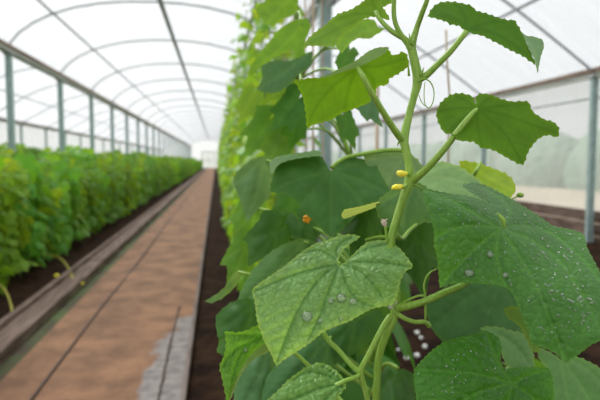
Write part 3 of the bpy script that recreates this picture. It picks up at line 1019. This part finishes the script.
# L4 bottom middle
leaf('leaf', V, [(345, 380), (336, 370.5), (327, 364.5), (318, 362.5), (307, 366.5), (298, 372.5), (286.5, 381.5), (277.5, 391), (267, 400), (256, 412), (262, 430), (290, 445), (320, 438), (330, 420), (336, 400), (346, 387)],
     [(345, 383, .61), (318, 363, .63), (280, 390, .585), (256, 412, .56), (300, 440, .54), (335, 415, .57), (310, 395, .59)],
     [[(343, 383), (320, 388), (290, 400), (258, 413)], [(343, 383), (325, 375), (308, 372), (293, 380)], [(343, 383), (325, 400), (305, 425), (295, 443)], [(343, 383), (335, 405), (325, 430)], [(343, 383), (333, 373), (322, 366)]],
     color=(.22, .45, .12), step=1.7, gap=11, bump=.0022, key='bottom')
# L5 small left leaf
leaf('leaf', V, [(225.8, 331.4), (237, 332.7), (248, 330), (258.4, 324.6), (266, 328), (270, 345), (262, 348), (255, 350.5), (246, 361.8), (237, 377.5), (231.4, 392), (229, 402), (227.5, 405), (225.8, 396), (222.4, 380), (219.5, 366), (224.6, 355), (226, 341.5)],
     [(226, 331, .60), (266, 330, .64), (228, 403, .56), (222, 370, .58), (250, 352, .62)],
     [[(266, 336), (250, 343), (238, 360), (229, 400)], [(266, 336), (245, 336), (227, 334)], [(250, 343), (235, 350), (223, 366)]],
     color=(.13, .34, .05), gap=9, bump=.002, key='small', label='small folded leaf blade with bright pale underside edge',
     folds=[([(264, 344), (270, 338), (268, 352), (255, 358), (246, 368), (238, 382), (232, 396), (229, 402), (233, 388), (240, 372), (248, 358), (256, 350)],
               [(264, 344, .625), (255, 352, .612), (246, 366, .60), (229, 402, .562), (268, 352, .63)], [], True, (.20, .38, .12))])
petiole('petiole', V, [(266, 336, .645), (285, 345, .70), (315, 372, .70), (350, 410, .67), (376, 428, .645)], [2, 2, 2, 2.2, 2.5])
# L6 underside leaf upper left
leaf('leaf', V, [(296, 81), (310, 78), (322, 77.5), (338, 72.5), (354, 67), (366, 61), (378, 56), (388, 49), (391, 54), (396, 55), (403, 51.6), (407, 55), (409, 63), (408, 67), (398, 74), (389, 79), (388, 84), (377, 87), (376, 93), (371, 96), (370, 102), (356, 108), (342, 113), (330, 120), (316, 124), (307, 127.4), (306, 114), (303, 98), (299, 89)],
     [(358, 67, .60), (296, 81, .615), (307, 127, .60), (388, 49, .605), (407, 60, .60), (370, 100, .607), (335, 98, .605)],
     [[(358, 67), (335, 85), (318, 105), (308, 125)], [(358, 67), (330, 76), (298, 82)], [(358, 67), (350, 85), (345, 110)], [(358, 67), (372, 78), (376, 92)], [(358, 67), (380, 66), (406, 58)], [(358, 67), (372, 60), (389, 52)]],
     color=(.095, .26, .008), gap=10, mat='leaf_under', bump=.0005, under=True, key='up_left', label='sunlit yellow-green leaf blade seen from below, top edge folded over',
     folds=[([(318, 78), (324, 76), (338, 69.5), (356, 60.5), (368, 51.5), (378, 47.5), (389, 47.3), (385, 53), (375, 59), (362, 65.5), (350, 69.5), (338, 73.5), (328, 77)],
               [(318, 78, .604), (389, 48, .600), (362, 66, .594), (356, 60, .588), (368, 51.5, .585)], [], False, (.12, .23, .13))])
# L7 top leaf underside
leaf('leaf', V, [(303, 49), (306, 41), (314, 33), (324, 26), (330, 20.5), (338, 14), (350, 10), (358, 5), (364, 1), (366, -6), (374, -14), (386, -12), (398, -8), (394, 0), (390, 4), (383, 7), (386, 12), (390, 19.5), (385, 19.5), (378, 17), (370, 17), (364, 19), (356, 24), (352, 28), (344, 33), (338, 39), (335, 46), (320, 46), (308, 46)],
     [(377, 14, .655), (303, 47, .62), (364, 0, .67), (335, 45, .61), (395, -8, .66), (340, 20, .65)],
     [[(378, 15), (350, 23), (325, 35), (305, 46)], [(378, 15), (355, 14), (335, 20)], [(378, 15), (372, 0), (374, -12)], [(378, 15), (386, 2), (396, -6)], [(378, 15), (360, 20), (338, 40)]],
     color=(.12, .30, .012), gap=10, mat='leaf_under', bump=.0005, under=True, key='top', label='bright yellow-green leaf blade seen from below at the top')
# L8 upper right leaf
leaf('leaf', V, [(428, 16), (433, 7), (441, 2.2), (455, 2), (471, 5.5), (476, 10.5), (488, 14), (502, 18.7), (509, 20.2), (514.5, 20), (518, 25.7), (522.7, 34), (526, 42), (530, 51), (534, 60), (535.5, 65), (522.7, 56), (508.7, 49.5), (497, 43), (483, 36), (473.7, 34), (465.5, 31), (458.5, 25.7), (450, 24.5), (445.7, 21.5), (434, 18)],
     [(466, 31, .628), (428, 16, .60), (455, 2, .66), (514, 20, .66), (535, 64, .61), (495, 42, .62)],
     [[(466, 31), (485, 30), (510, 42), (534, 63)], [(466, 31), (490, 22), (514, 22)], [(466, 31), (455, 18), (430, 15)], [(466, 31), (465, 15), (455, 4)]],
     color=(.06, .20, .006), gap=9, mat='leaf_under', bump=.0005, under=True, key='up_right', label='deep green leaf blade seen from below, tip folded to its pale top side',
     folds=[([(522, 33), (527, 36), (532, 36), (538, 38), (542.5, 39.7), (544, 46.7), (541, 56), (539, 66), (537.6, 73.5), (536, 66), (534, 59), (530, 51), (526, 42)],
               [(522, 33, .645), (543, 42, .625), (537, 73, .60), (530, 51, .62)], [[(524, 38), (533, 50), (537, 70)]], False, (.20, .36, .18))])
# L9 right heart leaf underside
leaf('leaf', V, [(475.5, 97.5), (480, 93.6), (490.7, 94.6), (500, 98.6), (511.7, 101.5), (528, 101.6), (532.7, 111.5), (544, 119.2), (553.7, 122), (559, 128), (558, 137), (546.7, 135), (537, 140), (528, 152), (523, 165), (509, 159), (493, 150), (481, 147.7), (474, 142), (459, 140.7), (453, 135), (444, 132.5),
      (439, 124), (436, 114), (440.5, 103), (450, 95), (460, 93.2), (471, 95.5), (474.3, 100), (476, 105)],
     [(477, 109, .605), (436, 114, .62), (480, 94, .625), (460, 93, .63), (528, 102, .61), (559, 132, .585), (523, 164, .56), (480, 147, .575), (450, 134, .595)],
     [[(477, 109), (500, 128), (512, 145), (522, 163)], [(477, 109), (505, 115), (530, 124), (557, 133)], [(477, 109), (500, 106), (528, 103)], [(477, 109), (478, 128), (482, 146)], [(477, 109), (460, 120), (448, 133)], [(477, 109), (457, 108), (438, 112)], [(477, 109), (465, 100), (455, 95)], [(477, 108), (487, 99), (492, 96)]],
     color=(.08, .225, .01), gap=9, mat='leaf_under', bump=.0005, under=True, key='heart', label='broad green leaf blade seen from below against the film wall')

# ---- second vine behind with large softer leaves
base2 = P(372, 300, .98); base2 = Vector((base2.x, base2.y, -.03))
V2 = empty('cucumber_vine', base2, 'second cucumber vine close behind the foreground one with broad drooping dull green leaves', 'plant')
top2 = P(392, 150, .95)
b = MB(); b.tube([(base2.x, base2.y, -.06), (base2.x + .01, base2.y, .5), P(376, 290, .97), P(372, 210, .96), P(392, 158, .95)], [.006, .0055, .005, .0045, .004], 10, 6, .06); b.build('main_stem', M['stem'], V2)
petiole('petiole', V2, [(412, 172, .93), (408, 153, .92), (390, 150, .91), (368, 153, .90), (345, 158, .89), (331, 168, .885)], [1.6, 2.2, 2.2, 2.2, 2.0, 2.4])
leaf('leaf', V2, [(331, 171), (338, 164), (344, 156), (358, 158), (374, 163), (383, 178), (391, 194), (381, 201), (364, 206), (353, 219), (343, 229), (331, 237), (320, 228), (308, 216), (298, 203), (290, 196), (281, 194), (270, 191), (273, 176), (279, 163), (292, 157), (310, 153), (322, 157), (326, 164)],
     [(331, 171, .87), (391, 194, .84), (331, 236, .80), (271, 191, .84), (292, 157, .90), (374, 163, .90), (331, 200, .84)],
     [[(331, 171), (331, 200), (331, 235)], [(331, 171), (305, 178), (272, 190)], [(331, 171), (312, 192), (300, 205)], [(331, 171), (352, 190), (362, 205)], [(331, 171), (360, 180), (389, 194)], [(331, 171), (305, 163), (285, 160)], [(331, 171), (355, 165), (373, 165)]],
     color=(.065, .185, .04), mat='leaf_soft', gap=14, bump=.0025, step=2.6, rim=.5, label='broad heart-shaped dull green leaf blade facing the path', tooth=.5,
     patches=[([(270, 163), (276, 157), (290, 154), (305, 152), (318, 150), (322, 155), (308, 157), (290, 160), (278, 165), (271, 175)], [(270, 163, .88), (320, 152, .89), (290, 160, .87)], [], True)])
leaf('leaf', V2, [(376, 203), (388, 192), (400, 185), (415, 182), (427, 188), (434, 205), (438, 224), (425, 222), (412, 228), (405, 238), (396, 232), (386, 226), (378, 216)],
     [(405, 190, .74), (376, 203, .70), (436, 222, .72), (405, 235, .70)], [[(415, 184), (405, 210), (404, 232)], [(415, 184), (395, 196), (378, 206)], [(415, 184), (428, 204), (436, 222)]],
     color=(0.114, 0.260, 0.079), mat='leaf_soft', gap=8, bump=.002, key='mid', step=2.4,
     folds=[([(341.7, 214), (345, 209.5), (360, 206.5), (377, 202), (381, 203), (376, 207), (358, 214), (344, 219)], [(342, 214, .70), (380, 203, .705), (358, 209, .695)], [], True, (.19, .34, .12))])
leaf('leaf', V2, [(364, 156), (385, 151), (404, 152), (416, 158), (424, 170), (416, 188), (396, 196), (384, 200), (378, 188), (371, 172)],
     [(405, 155, .93), (368, 160, .90), (388, 198, .86), (420, 175, .90)], [[(405, 156), (392, 175), (386, 198)], [(405, 156), (385, 158), (368, 160)], [(405, 156), (415, 170), (414, 188)]],
     color=(0.177, 0.320, 0.123), mat='leaf_soft', gap=9, bump=.002, step=2.6)
leaf('leaf', V2, [(413, 183), (421, 170), (432, 163), (445, 162), (458, 166), (470, 173), (484, 186), (480, 204), (455, 205), (434, 204), (424, 192)],
     [(425, 175, .86), (484, 186, .80), (450, 163, .88), (450, 204, .76)], [[(420, 180), (445, 178), (480, 188)], [(420, 180), (437, 190), (452, 203)], [(420, 180), (434, 170), (448, 165)]],
     color=(0.198, 0.370, 0.123), mat='leaf_soft', gap=9, bump=.002, step=2.6, label='pale grey-green leaf blade behind the stem')
leaf('leaf', V2, [(459, 161), (475, 162.5), (490, 167), (505, 173), (513, 180), (516, 190), (508, 200), (490, 196), (478, 186), (465, 178)],
     [(470, 172, .95), (459, 161, .96), (515, 188, .88), (490, 196, .90)], [[(462, 164), (485, 176), (512, 190)]], color=(0.208, 0.420, 0.026), mat='leaf_soft', gap=9, bump=.001, step=2.6, under=True, label='small bright yellow-green leaf blade seen from below')
petiole('petiole', V2, [(481, 162, .90), (477, 170, .89), (470, 178, .9), (440, 200, .92), (392, 190, .955)], [1.2, 2, 2, 2, 2])
b = MB(); c = P(520, 195, .9); b.blob(c, .006, .006, .0045); b.tube([c, P(505, 200, .9), P(478, 190, .9)], .0015, 6, 3); b.build('bud', M['stem'], V2)
leaf('leaf', V2, [(424, 300), (436, 292), (455, 283), (480, 280), (505, 285), (520, 300), (530, 325), (524, 345), (500, 344), (470, 342), (446, 344), (430, 326)],
     [(480, 281, .80), (424, 300, .76), (530, 330, .76), (470, 342, .72)], [[(500, 283), (490, 310), (478, 340)], [(500, 283), (465, 300), (435, 325)], [(500, 283), (515, 310), (522, 340)]],
     color=(0.058, 0.170, 0.044), mat='leaf_soft', gap=12, bump=.002, step=2.8, tooth=.4)
leaf('leaf', V2, [(480, 328), (496, 326.5), (515, 331.5), (527, 335), (533, 350), (534, 372), (516, 372), (505, 362), (499, 348), (490, 338)],
     [(481, 328, .70), (527, 335, .70), (533, 370, .66), (505, 360, .665)], [[(484, 329), (510, 342), (530, 366)]], color=(0.146, 0.310, 0.106), mat='leaf_soft', gap=8, bump=.002, step=2.6)
leaf('leaf', V2, [(536, 347), (550, 352), (566, 362), (574, 356), (590, 362), (604, 372), (612, 400), (600, 425), (570, 420), (552, 400), (548, 372), (540, 360)],
     [(536, 347, .70), (600, 370, .66), (600, 425, .60), (552, 395, .62)], [[(560, 356), (580, 385), (602, 420)], [(560, 356), (565, 385), (572, 415)], [(560, 356), (585, 368), (608, 390)]],
     color=(0.125, 0.290, 0.079), mat='leaf_soft', gap=9, bump=.002, step=2.6)
leaf('leaf', V2, [(504, 309), (512, 306), (524, 309), (531, 320), (536, 336), (540, 352), (532, 350), (526, 338), (519, 326), (508, 318)],
     [(504, 309, .62), (531, 318, .61), (538, 350, .60)], [], color=(.10, .24, .05), mat='leaf_soft', step=2.6, under=True, gap=9)
def lobed(vc, vt, w, seed=0):
    """five-lobed outline between petiole end and tip, half width w"""
    rr = random.Random(seed)
    tab = [(0, 1.0), (.30, .74), (.62, .70), (.85, .90), (1.15, .72), (1.55, .66), (1.80, .74), (2.25, .55), (2.7, .42), (2.95, .22), (3.12, .05)]
    ax, ay = vt[0] - vc[0], vt[1] - vc[1]; L_ = math.hypot(ax, ay); px, py = -ay / L_, ax / L_
    cx, cy = vc[0], vc[1]; out = []
    for sg in (1, -1):
        seq = tab if sg == 1 else tab[::-1][:-1]
        for a, q in seq:
            q *= rr.uniform(.92, 1.08)
            out.append((cx + ax * q * math.cos(a) + px * sg * q * math.sin(a) * w / .75, cy + ay * q * math.cos(a) + py * sg * q * math.sin(a) * w / .75))
    return out


# leaves hanging at the left side of the second vine
SL = [  # outline, depth top, depth bottom, colour, vein centre, tip
    ([(237, 172), (248, 162), (262, 156), (274, 160), (276, 178), (270, 196), (262, 205), (254, 214), (247, 222), (243, 210), (238, 195), (233, 182)], 1.02, .96, (.13, .28, .09), (264, 160), (247, 220)),
    (lobed((276, 232), (246, 268), 24, 1), 1.05, 1.0, (.07, .20, .035), (276, 232), (246, 268)),
    ([(238, 300), (244, 284), (254, 268), (268, 254), (284, 244), (302, 238), (318, 244), (322, 262), (310, 280), (290, 296), (262, 306), (246, 310)], .90, .84, (.12, .28, .08), (304, 242), (242, 305)),
    ([(205, 301), (214, 296), (224, 288), (230, 278), (238, 270), (241, 276), (234, 288), (224, 297), (212, 303)], .98, .96, (.15, .31, .10), (238, 272), (207, 301)),
    ([(216, 316), (230, 303), (246, 298), (258, 302), (262, 318), (256, 330), (240, 336), (224, 334), (218, 338)], .85, .82, (.07, .20, .045), (256, 304), (219, 330)),
    ([(234, 400), (236, 378), (248, 356), (262, 344), (280, 350), (284, 372), (274, 396), (262, 412), (244, 416)], .78, .72, (.10, .25, .09), (270, 348), (242, 410)),
    ([(262, 400), (266, 378), (280, 362), (300, 345), (322, 334), (340, 338), (338, 362), (320, 376), (300, 390), (280, 405)], .76, .70, (.09, .24, .08), (330, 338), (268, 402)),
    (lobed((356, 322), (306, 366), 25, 2), .80, .75, (.07, .20, .05), (356, 322), (306, 366)),
    (lobed((246, 246), (226, 288), 17, 3), 1.12, 1.08, (.13, .32, .04), (246, 246), (226, 288)),
    (lobed((396, 384), (398, 425), 20, 4), .80, .72, (.06, .18, .03), (398, 368), (400, 420)),
    (lobed((386, 306), (358, 356), 18, 5), .84, .80, (.09, .24, .03), (386, 306), (358, 356)),
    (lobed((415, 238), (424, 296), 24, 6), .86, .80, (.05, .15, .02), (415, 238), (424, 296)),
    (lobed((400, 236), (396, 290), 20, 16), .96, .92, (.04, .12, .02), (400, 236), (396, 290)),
    (lobed((428, 205), (424, 262), 20, 17), .98, .94, (.06, .17, .025), (428, 205), (424, 262)),
    (lobed((366, 212), (350, 258), 22, 7), .88, .84, (.045, .14, .02), (366, 212), (350, 258)),
    (lobed((292, 206), (272, 246), 20, 8), 1.1, 1.05, (.08, .24, .03), (292, 206), (272, 246)),
    (lobed((300, 222), (316, 252), 16, 9), 1.05, 1.0, (.06, .18, .03), (300, 222), (316, 252)),
    (lobed((322, 300), (300, 340), 20, 10), .86, .82, (.06, .18, .03), (322, 300), (300, 340)),
    (lobed((252, 206), (232, 240), 15, 11), 1.2, 1.16, (.15, .36, .04), (252, 206), (232, 240)),
    (lobed((232, 330), (228, 372), 15, 12), .95, .9, (.08, .22, .04), (232, 330), (228, 372)),
]
for ol, d0, d1, c, vc, vt in SL:
    ys = [p[1] for p in ol]; y0, y1 = min(ys), max(ys); xs = [p[0] for p in ol]; x0, x1 = min(xs), max(xs); xm = (x0 + x1) / 2
    vl = [[vc, ((vc[0] + vt[0]) / 2 + 2, (vc[1] + vt[1]) / 2), vt]]
    for s_ in (-1, 1):
        dx, dy = vt[0] - vc[0], vt[1] - vc[1]
        a = .62 * s_
        vl.append([vc, (vc[0] + .7 * (dx * math.cos(a) - dy * math.sin(a)), vc[1] + .7 * (dx * math.sin(a) + dy * math.cos(a)))])
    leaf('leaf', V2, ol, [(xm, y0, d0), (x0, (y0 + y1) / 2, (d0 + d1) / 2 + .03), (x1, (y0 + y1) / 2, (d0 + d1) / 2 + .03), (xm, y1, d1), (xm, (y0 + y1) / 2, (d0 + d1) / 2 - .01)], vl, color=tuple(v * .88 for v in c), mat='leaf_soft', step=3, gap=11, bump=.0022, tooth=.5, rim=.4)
    e = P(vc[0], vc[1], d0 + .005); s0 = Vector((base2.x, base2.y, max(.15, e.z - .12)))
    b = MB(); b.tube([s0, s0.lerp(e, .5) + Vector((0, 0, .03)), e], [.0035, .003, .003], 8, 5); b.build('petiole', M['stem'], V2)
for (x, y, d) in ((307, 219, 1.0),):
    b = MB(); c = P(x, y, d)
    for k in range(5):
        a = k * 1.256
        dv = (RT * math.cos(a) + UP * math.sin(a)) * .005
        b.tube([c + FW * .006, c + dv * .8, c + dv * 1.3 - FW * .004], [.002, .0045, .0015], 8, 3)
    b.build('flower', M['petal_orange'], V2)

# ---- upper leaves of the tall plant nearest to the camera
base3 = Vector((.40, 1.55, -.03))
V3 = empty('cucumber_vine', base3, 'tall cucumber vine beside the ribbed post with large leaves hanging at its top', 'plant')
t3 = [(base3.x, base3.y, -.06), (base3.x + .01, base3.y, .6), (base3.x - .02, base3.y, 1.2), P(298, 80, 1.55), P(296, 30, 1.55), P(294, -20, 1.55)]
b = MB(); b.tube(t3, [.006, .006, .005, .005, .0045, .004], 8, 6); b.build('main_stem', M['stem'], V3)
UL = [
    ([(256, 10), (262, 3), (276, -4), (296, -6), (298, 2), (295, 14), (286, 18), (279, 20), (275, 26), (267, 25), (262, 20)], 1.3, (.14, .36, .02), True),
    ([(270, 41), (277, 31), (292, 21), (307, 18.5), (311, 27), (306, 38), (304, 56), (296, 58), (292, 50), (277, 56), (262, 66), (250, 76), (247, 74), (256, 57), (264, 48)], 1.25, (.13, .34, .025), True),
    ([(262, 66), (275, 60), (288, 61), (300, 57), (312, 51), (311, 66), (302, 72), (295, 78), (288, 86), (275, 93), (257, 90), (262, 80)], 1.2, (.09, .22, .08), False),
    ([(374, 20), (378, 26), (376, 27), (386, 28), (377, 34), (369, 39), (360, 38), (354, 40), (348, 46), (342, 53), (337, 48), (336, 40), (344, 32), (354, 24), (364, 19)], .95, (.16, .40, .03), True),
    (lobed((348, 54), (338, 76), 10, 1), 1.1, (.08, .24, .02), False),
    (lobed((366, 104), (382, 126), 11, 2), 1.0, (.08, .22, .07), False),
    (lobed((344, 118), (356, 152), 10, 3), 1.15, (.07, .22, .02), False),
    (lobed((296, 102), (268, 134), 17, 4), 1.2, (.06, .20, .03), False),
    (lobed((298, 118), (290, 150), 14, 5), 1.25, (.09, .27, .03), False),
    (lobed((286, 84), (262, 104), 12, 6), 1.3, (.16, .38, .03), True),
    (lobed((252, 96), (238, 124), 12, 7), 1.35, (.17, .40, .03), True),
    (lobed((268, 122), (244, 158), 18, 8), 1.3, (.13, .34, .04), False),
    (lobed((284, 136), (264, 172), 17, 10), 1.25, (.12, .32, .04), True),
]
for ol, d, c, un in UL:
    cx = sum(p[0] for p in ol) / len(ol); cy = sum(p[1] for p in ol) / len(ol)
    hi = max(ol, key=lambda p: p[0] - p[1]); lo_ = min(ol, key=lambda p: p[0] - p[1])
    hi = (hi[0] * .8 + cx * .2, hi[1] * .8 + cy * .2)
    leaf('leaf', V3, ol, [(hi[0], hi[1], d + .02), (lo_[0], lo_[1], d - .05), (cx + 15, cy + 12, d - .02), (cx - 12, cy - 12, d)], [[hi, (cx, cy), lo_]], color=tuple(v * .9 for v in c), mat='leaf_soft', step=3, gap=9, bump=.002, under=un, tooth=.5, rim=.5)
    e = P(hi[0], hi[1], d + .02)
    k = min(range(len(t3)), key=lambda i: abs(Vector(t3[i]).z - e.z)); s0 = Vector(t3[k])
    b = MB(); b.tube([s0, s0.lerp(e, .5) + Vector((0, 0, .04)), e], [.004, .003, .003], 8, 5); b.build('petiole', M['stem'], V3)

# bamboo / twines near the foreground
b = MB(); b.tube([P(446, 30, 1.9), P(447, 62, 1.9), P(449.5, 95, 1.9), Vector((P(449, 95, 1.9).x, P(449, 95, 1.9).y, 0))], .0035, 6)
tag(b.build('support_twine', M['twine']), 'thin beige twine hanging right of the foreground stem', 'twine')
b = MB(); p0 = P(313, 60, 1.9); b.tube([(p0.x, p0.y, -.02), (p0.x, p0.y, 1.5), (p0.x, p0.y, 3.1)], .0035, 6)
tag(b.build('support_twine', M['twine']), 'thin twine hanging just left of the ribbed post', 'twine')
for (x, z, nm) in ((377, 1.60, 0),):
    p0 = P(x, 150, 2.6); b = MB(); b.tube([(p0.x, p0.y, -.05), (p0.x, p0.y, z)], .009, 8)
    tag(b.build('plant_stake', M['twine']), 'thin wooden stake standing right of the ribbed post', 'stake')

# ------------------------------------------------------------------ dew
dmesh = None


def drop_mesh():
    b = MB(); b.blob((0, 0, 0), 1, 1, .62, 14, 9)
    o = b.build('dew_drop', M['water']); return o


first = drop_mesh()
used_first = [False]


def drop(key, x, y, r, label, group):
    fz, vv, dv = SURF[key]
    d = float(dv[((vv - np.array([x, y])) ** 2).sum(1).argmin()]); e = 1.5
    fd = float(fz(np.array([[x, y]]))[0])
    dx = float(fz(np.array([[x + e, y]]))[0]); dy = float(fz(np.array([[x, y + e]]))[0])
    p = P(x, y, d); pf = P(x, y, fd); n = (P(x + e, y, dx) - pf).cross(P(x, y + e, dy) - pf).normalized()
    if n.dot(CAM - p) < 0: n = -n
    rad_ = r * d / FPX
    if used_first[0]:
        o = first.copy(); COL.objects.link(o)
    else: o = first; used_first[0] = True
    o.location = p + n * rad_ * .22
    o.rotation_mode = 'QUATERNION'; o.rotation_quaternion = n.to_track_quat('Z', 'Y')
    o.scale = (rad_ * random.uniform(.85, 1.15), rad_ * random.uniform(.85, 1.15), rad_)
    tag(o, label, 'dew drop', group)


for (x, y, r, lb) in ((341.5, 298.5, 5.0, 'largest dew drop near the middle of the pale leaf'), (307, 317, 4.8, 'large oval dew drop low on the left half of the pale leaf'), (353, 302, 3.6, 'dew drop right of the largest drop on the pale leaf'),
                      (331, 301, 2.8, 'dew drop left of the largest drop on the pale leaf'), (320.5, 320.5, 2.6, 'small dew drop right of the large oval one on the pale leaf'), (341, 319, 1.9, 'small dew drop near the lower edge of the pale leaf')):
    drop('pale', x, y, r, lb, 'dew drops on the pale leaf')
drop('small', 245, 350, 2.6, 'round dew drop on the small folded leaf at lower left', None)
for (x, y, r, lb) in ((469, 273.5, 4.2, 'largest dew drop near the lower left corner of the big wet leaf'), (489.5, 254.5, 3.4, 'second large dew drop, near the middle of the big wet leaf'), (505.5, 275.5, 3.0, 'dew drop near the lower edge of the big wet leaf')):
    drop('big', x, y, r, lb, 'large dew drops on the big wet leaf')


def scatter(key, poly, n, r0, r1, label, group, bias=None):
    k = 0
    xs = [p[0] for p in poly]; ys = [p[1] for p in poly]
    while k < n:
        x = random.uniform(min(xs), max(xs)); y = random.uniform(min(ys), max(ys))
        c = False
        for (ax, ay), (bx, by) in zip(poly, poly[1:] + poly[:1]):
            if (ay > y) != (by > y) and x < (bx - ax) * (y - ay) / (by - ay) + ax: c = not c
        if not c: continue
        drop(key, x, y, random.uniform(r0, r1) ** 1, label, group); k += 1


scatter('big', [(434, 195), (480, 205), (520, 210), (580, 238), (595, 270), (600, 335), (566, 350), (535, 335), (510, 284), (445, 280)], 130, .6, 1.2, 'tiny dew bead among many on the big wet leaf', 'fine dew beads on the big wet leaf')
scatter('big', [(520, 212), (578, 238), (598, 300), (598, 335), (560, 320), (530, 260)], 130, .6, 1.4, 'tiny dew bead among many on the big wet leaf', 'fine dew beads on the big wet leaf')
scatter('low', [(425, 368), (485, 338), (498, 365), (545, 372), (548, 396), (422, 398)], 70, .5, 1.1, 'tiny dew bead among many on the dark bottom leaf', 'fine dew beads on the dark bottom leaf')

# ------------------------------------------------------------------ small things on the soil
for k, (x, y, r) in enumerate(((417, 334, 2.6), (421, 339, 2.0), (424.6, 348, 2.6), (417, 357, 2.8), (406.6, 359.5, 2.8), (443, 336, 2.4), (398, 351, 1.6))):
    g = ground(x, y, 0.0); b = MB(); rr = r * (g - CAM).length / FPX
    b.blob((g.x, g.y, .005 + rr * .3), rr, rr, rr * .8, 8, 6, .12)
    tag(b.build('white_pebble', M['white']), 'small white pebble on the brown soil below the foreground stem', 'pebble', 'white pebbles on the soil')
for k, (pts, lb) in enumerate((([(46, 261), (58, 264), (68, 270), (74, 280)], 'yellowed runner with yellow tip lying on soil beside the left kerb, the farther one'),
                               ([(-8, 288), (3, 297), (10, 305), (13, 315)], 'yellowed runner with yellow tip lying on soil at the left picture edge'))):
    g = [ground(x, y, .05) for x, y in pts]
    for q_, z in zip(g, (.12, .13, .08, .02)): q_.z = z
    root = empty('fallen_runner', (g[-1].x, g[-1].y, 0), lb, 'plant shoot')
    b = MB(); b.tube(g, [.010, .010, .009, .010], 8, 4); b.build('shoot', M['dryshoot'], root)
    b = MB(); b.blob((g[-1].x, g[-1].y, .015), .03, .03, .022, 8, 6, .15); b.blob((g[-1].x + .05, g[-1].y + .02, .01), .045, .018, .014, 8, 6, .15)
    b.build('flower', M['petal'], root)
g = ground(57, 277, 0); b = MB(); b.blob((g.x, g.y, .012), .028, .028, .02, 8, 6, .2)
tag(b.build('fallen_flower', M['petal']), 'small yellow flower fallen on the dark soil of the left bed', 'flower')
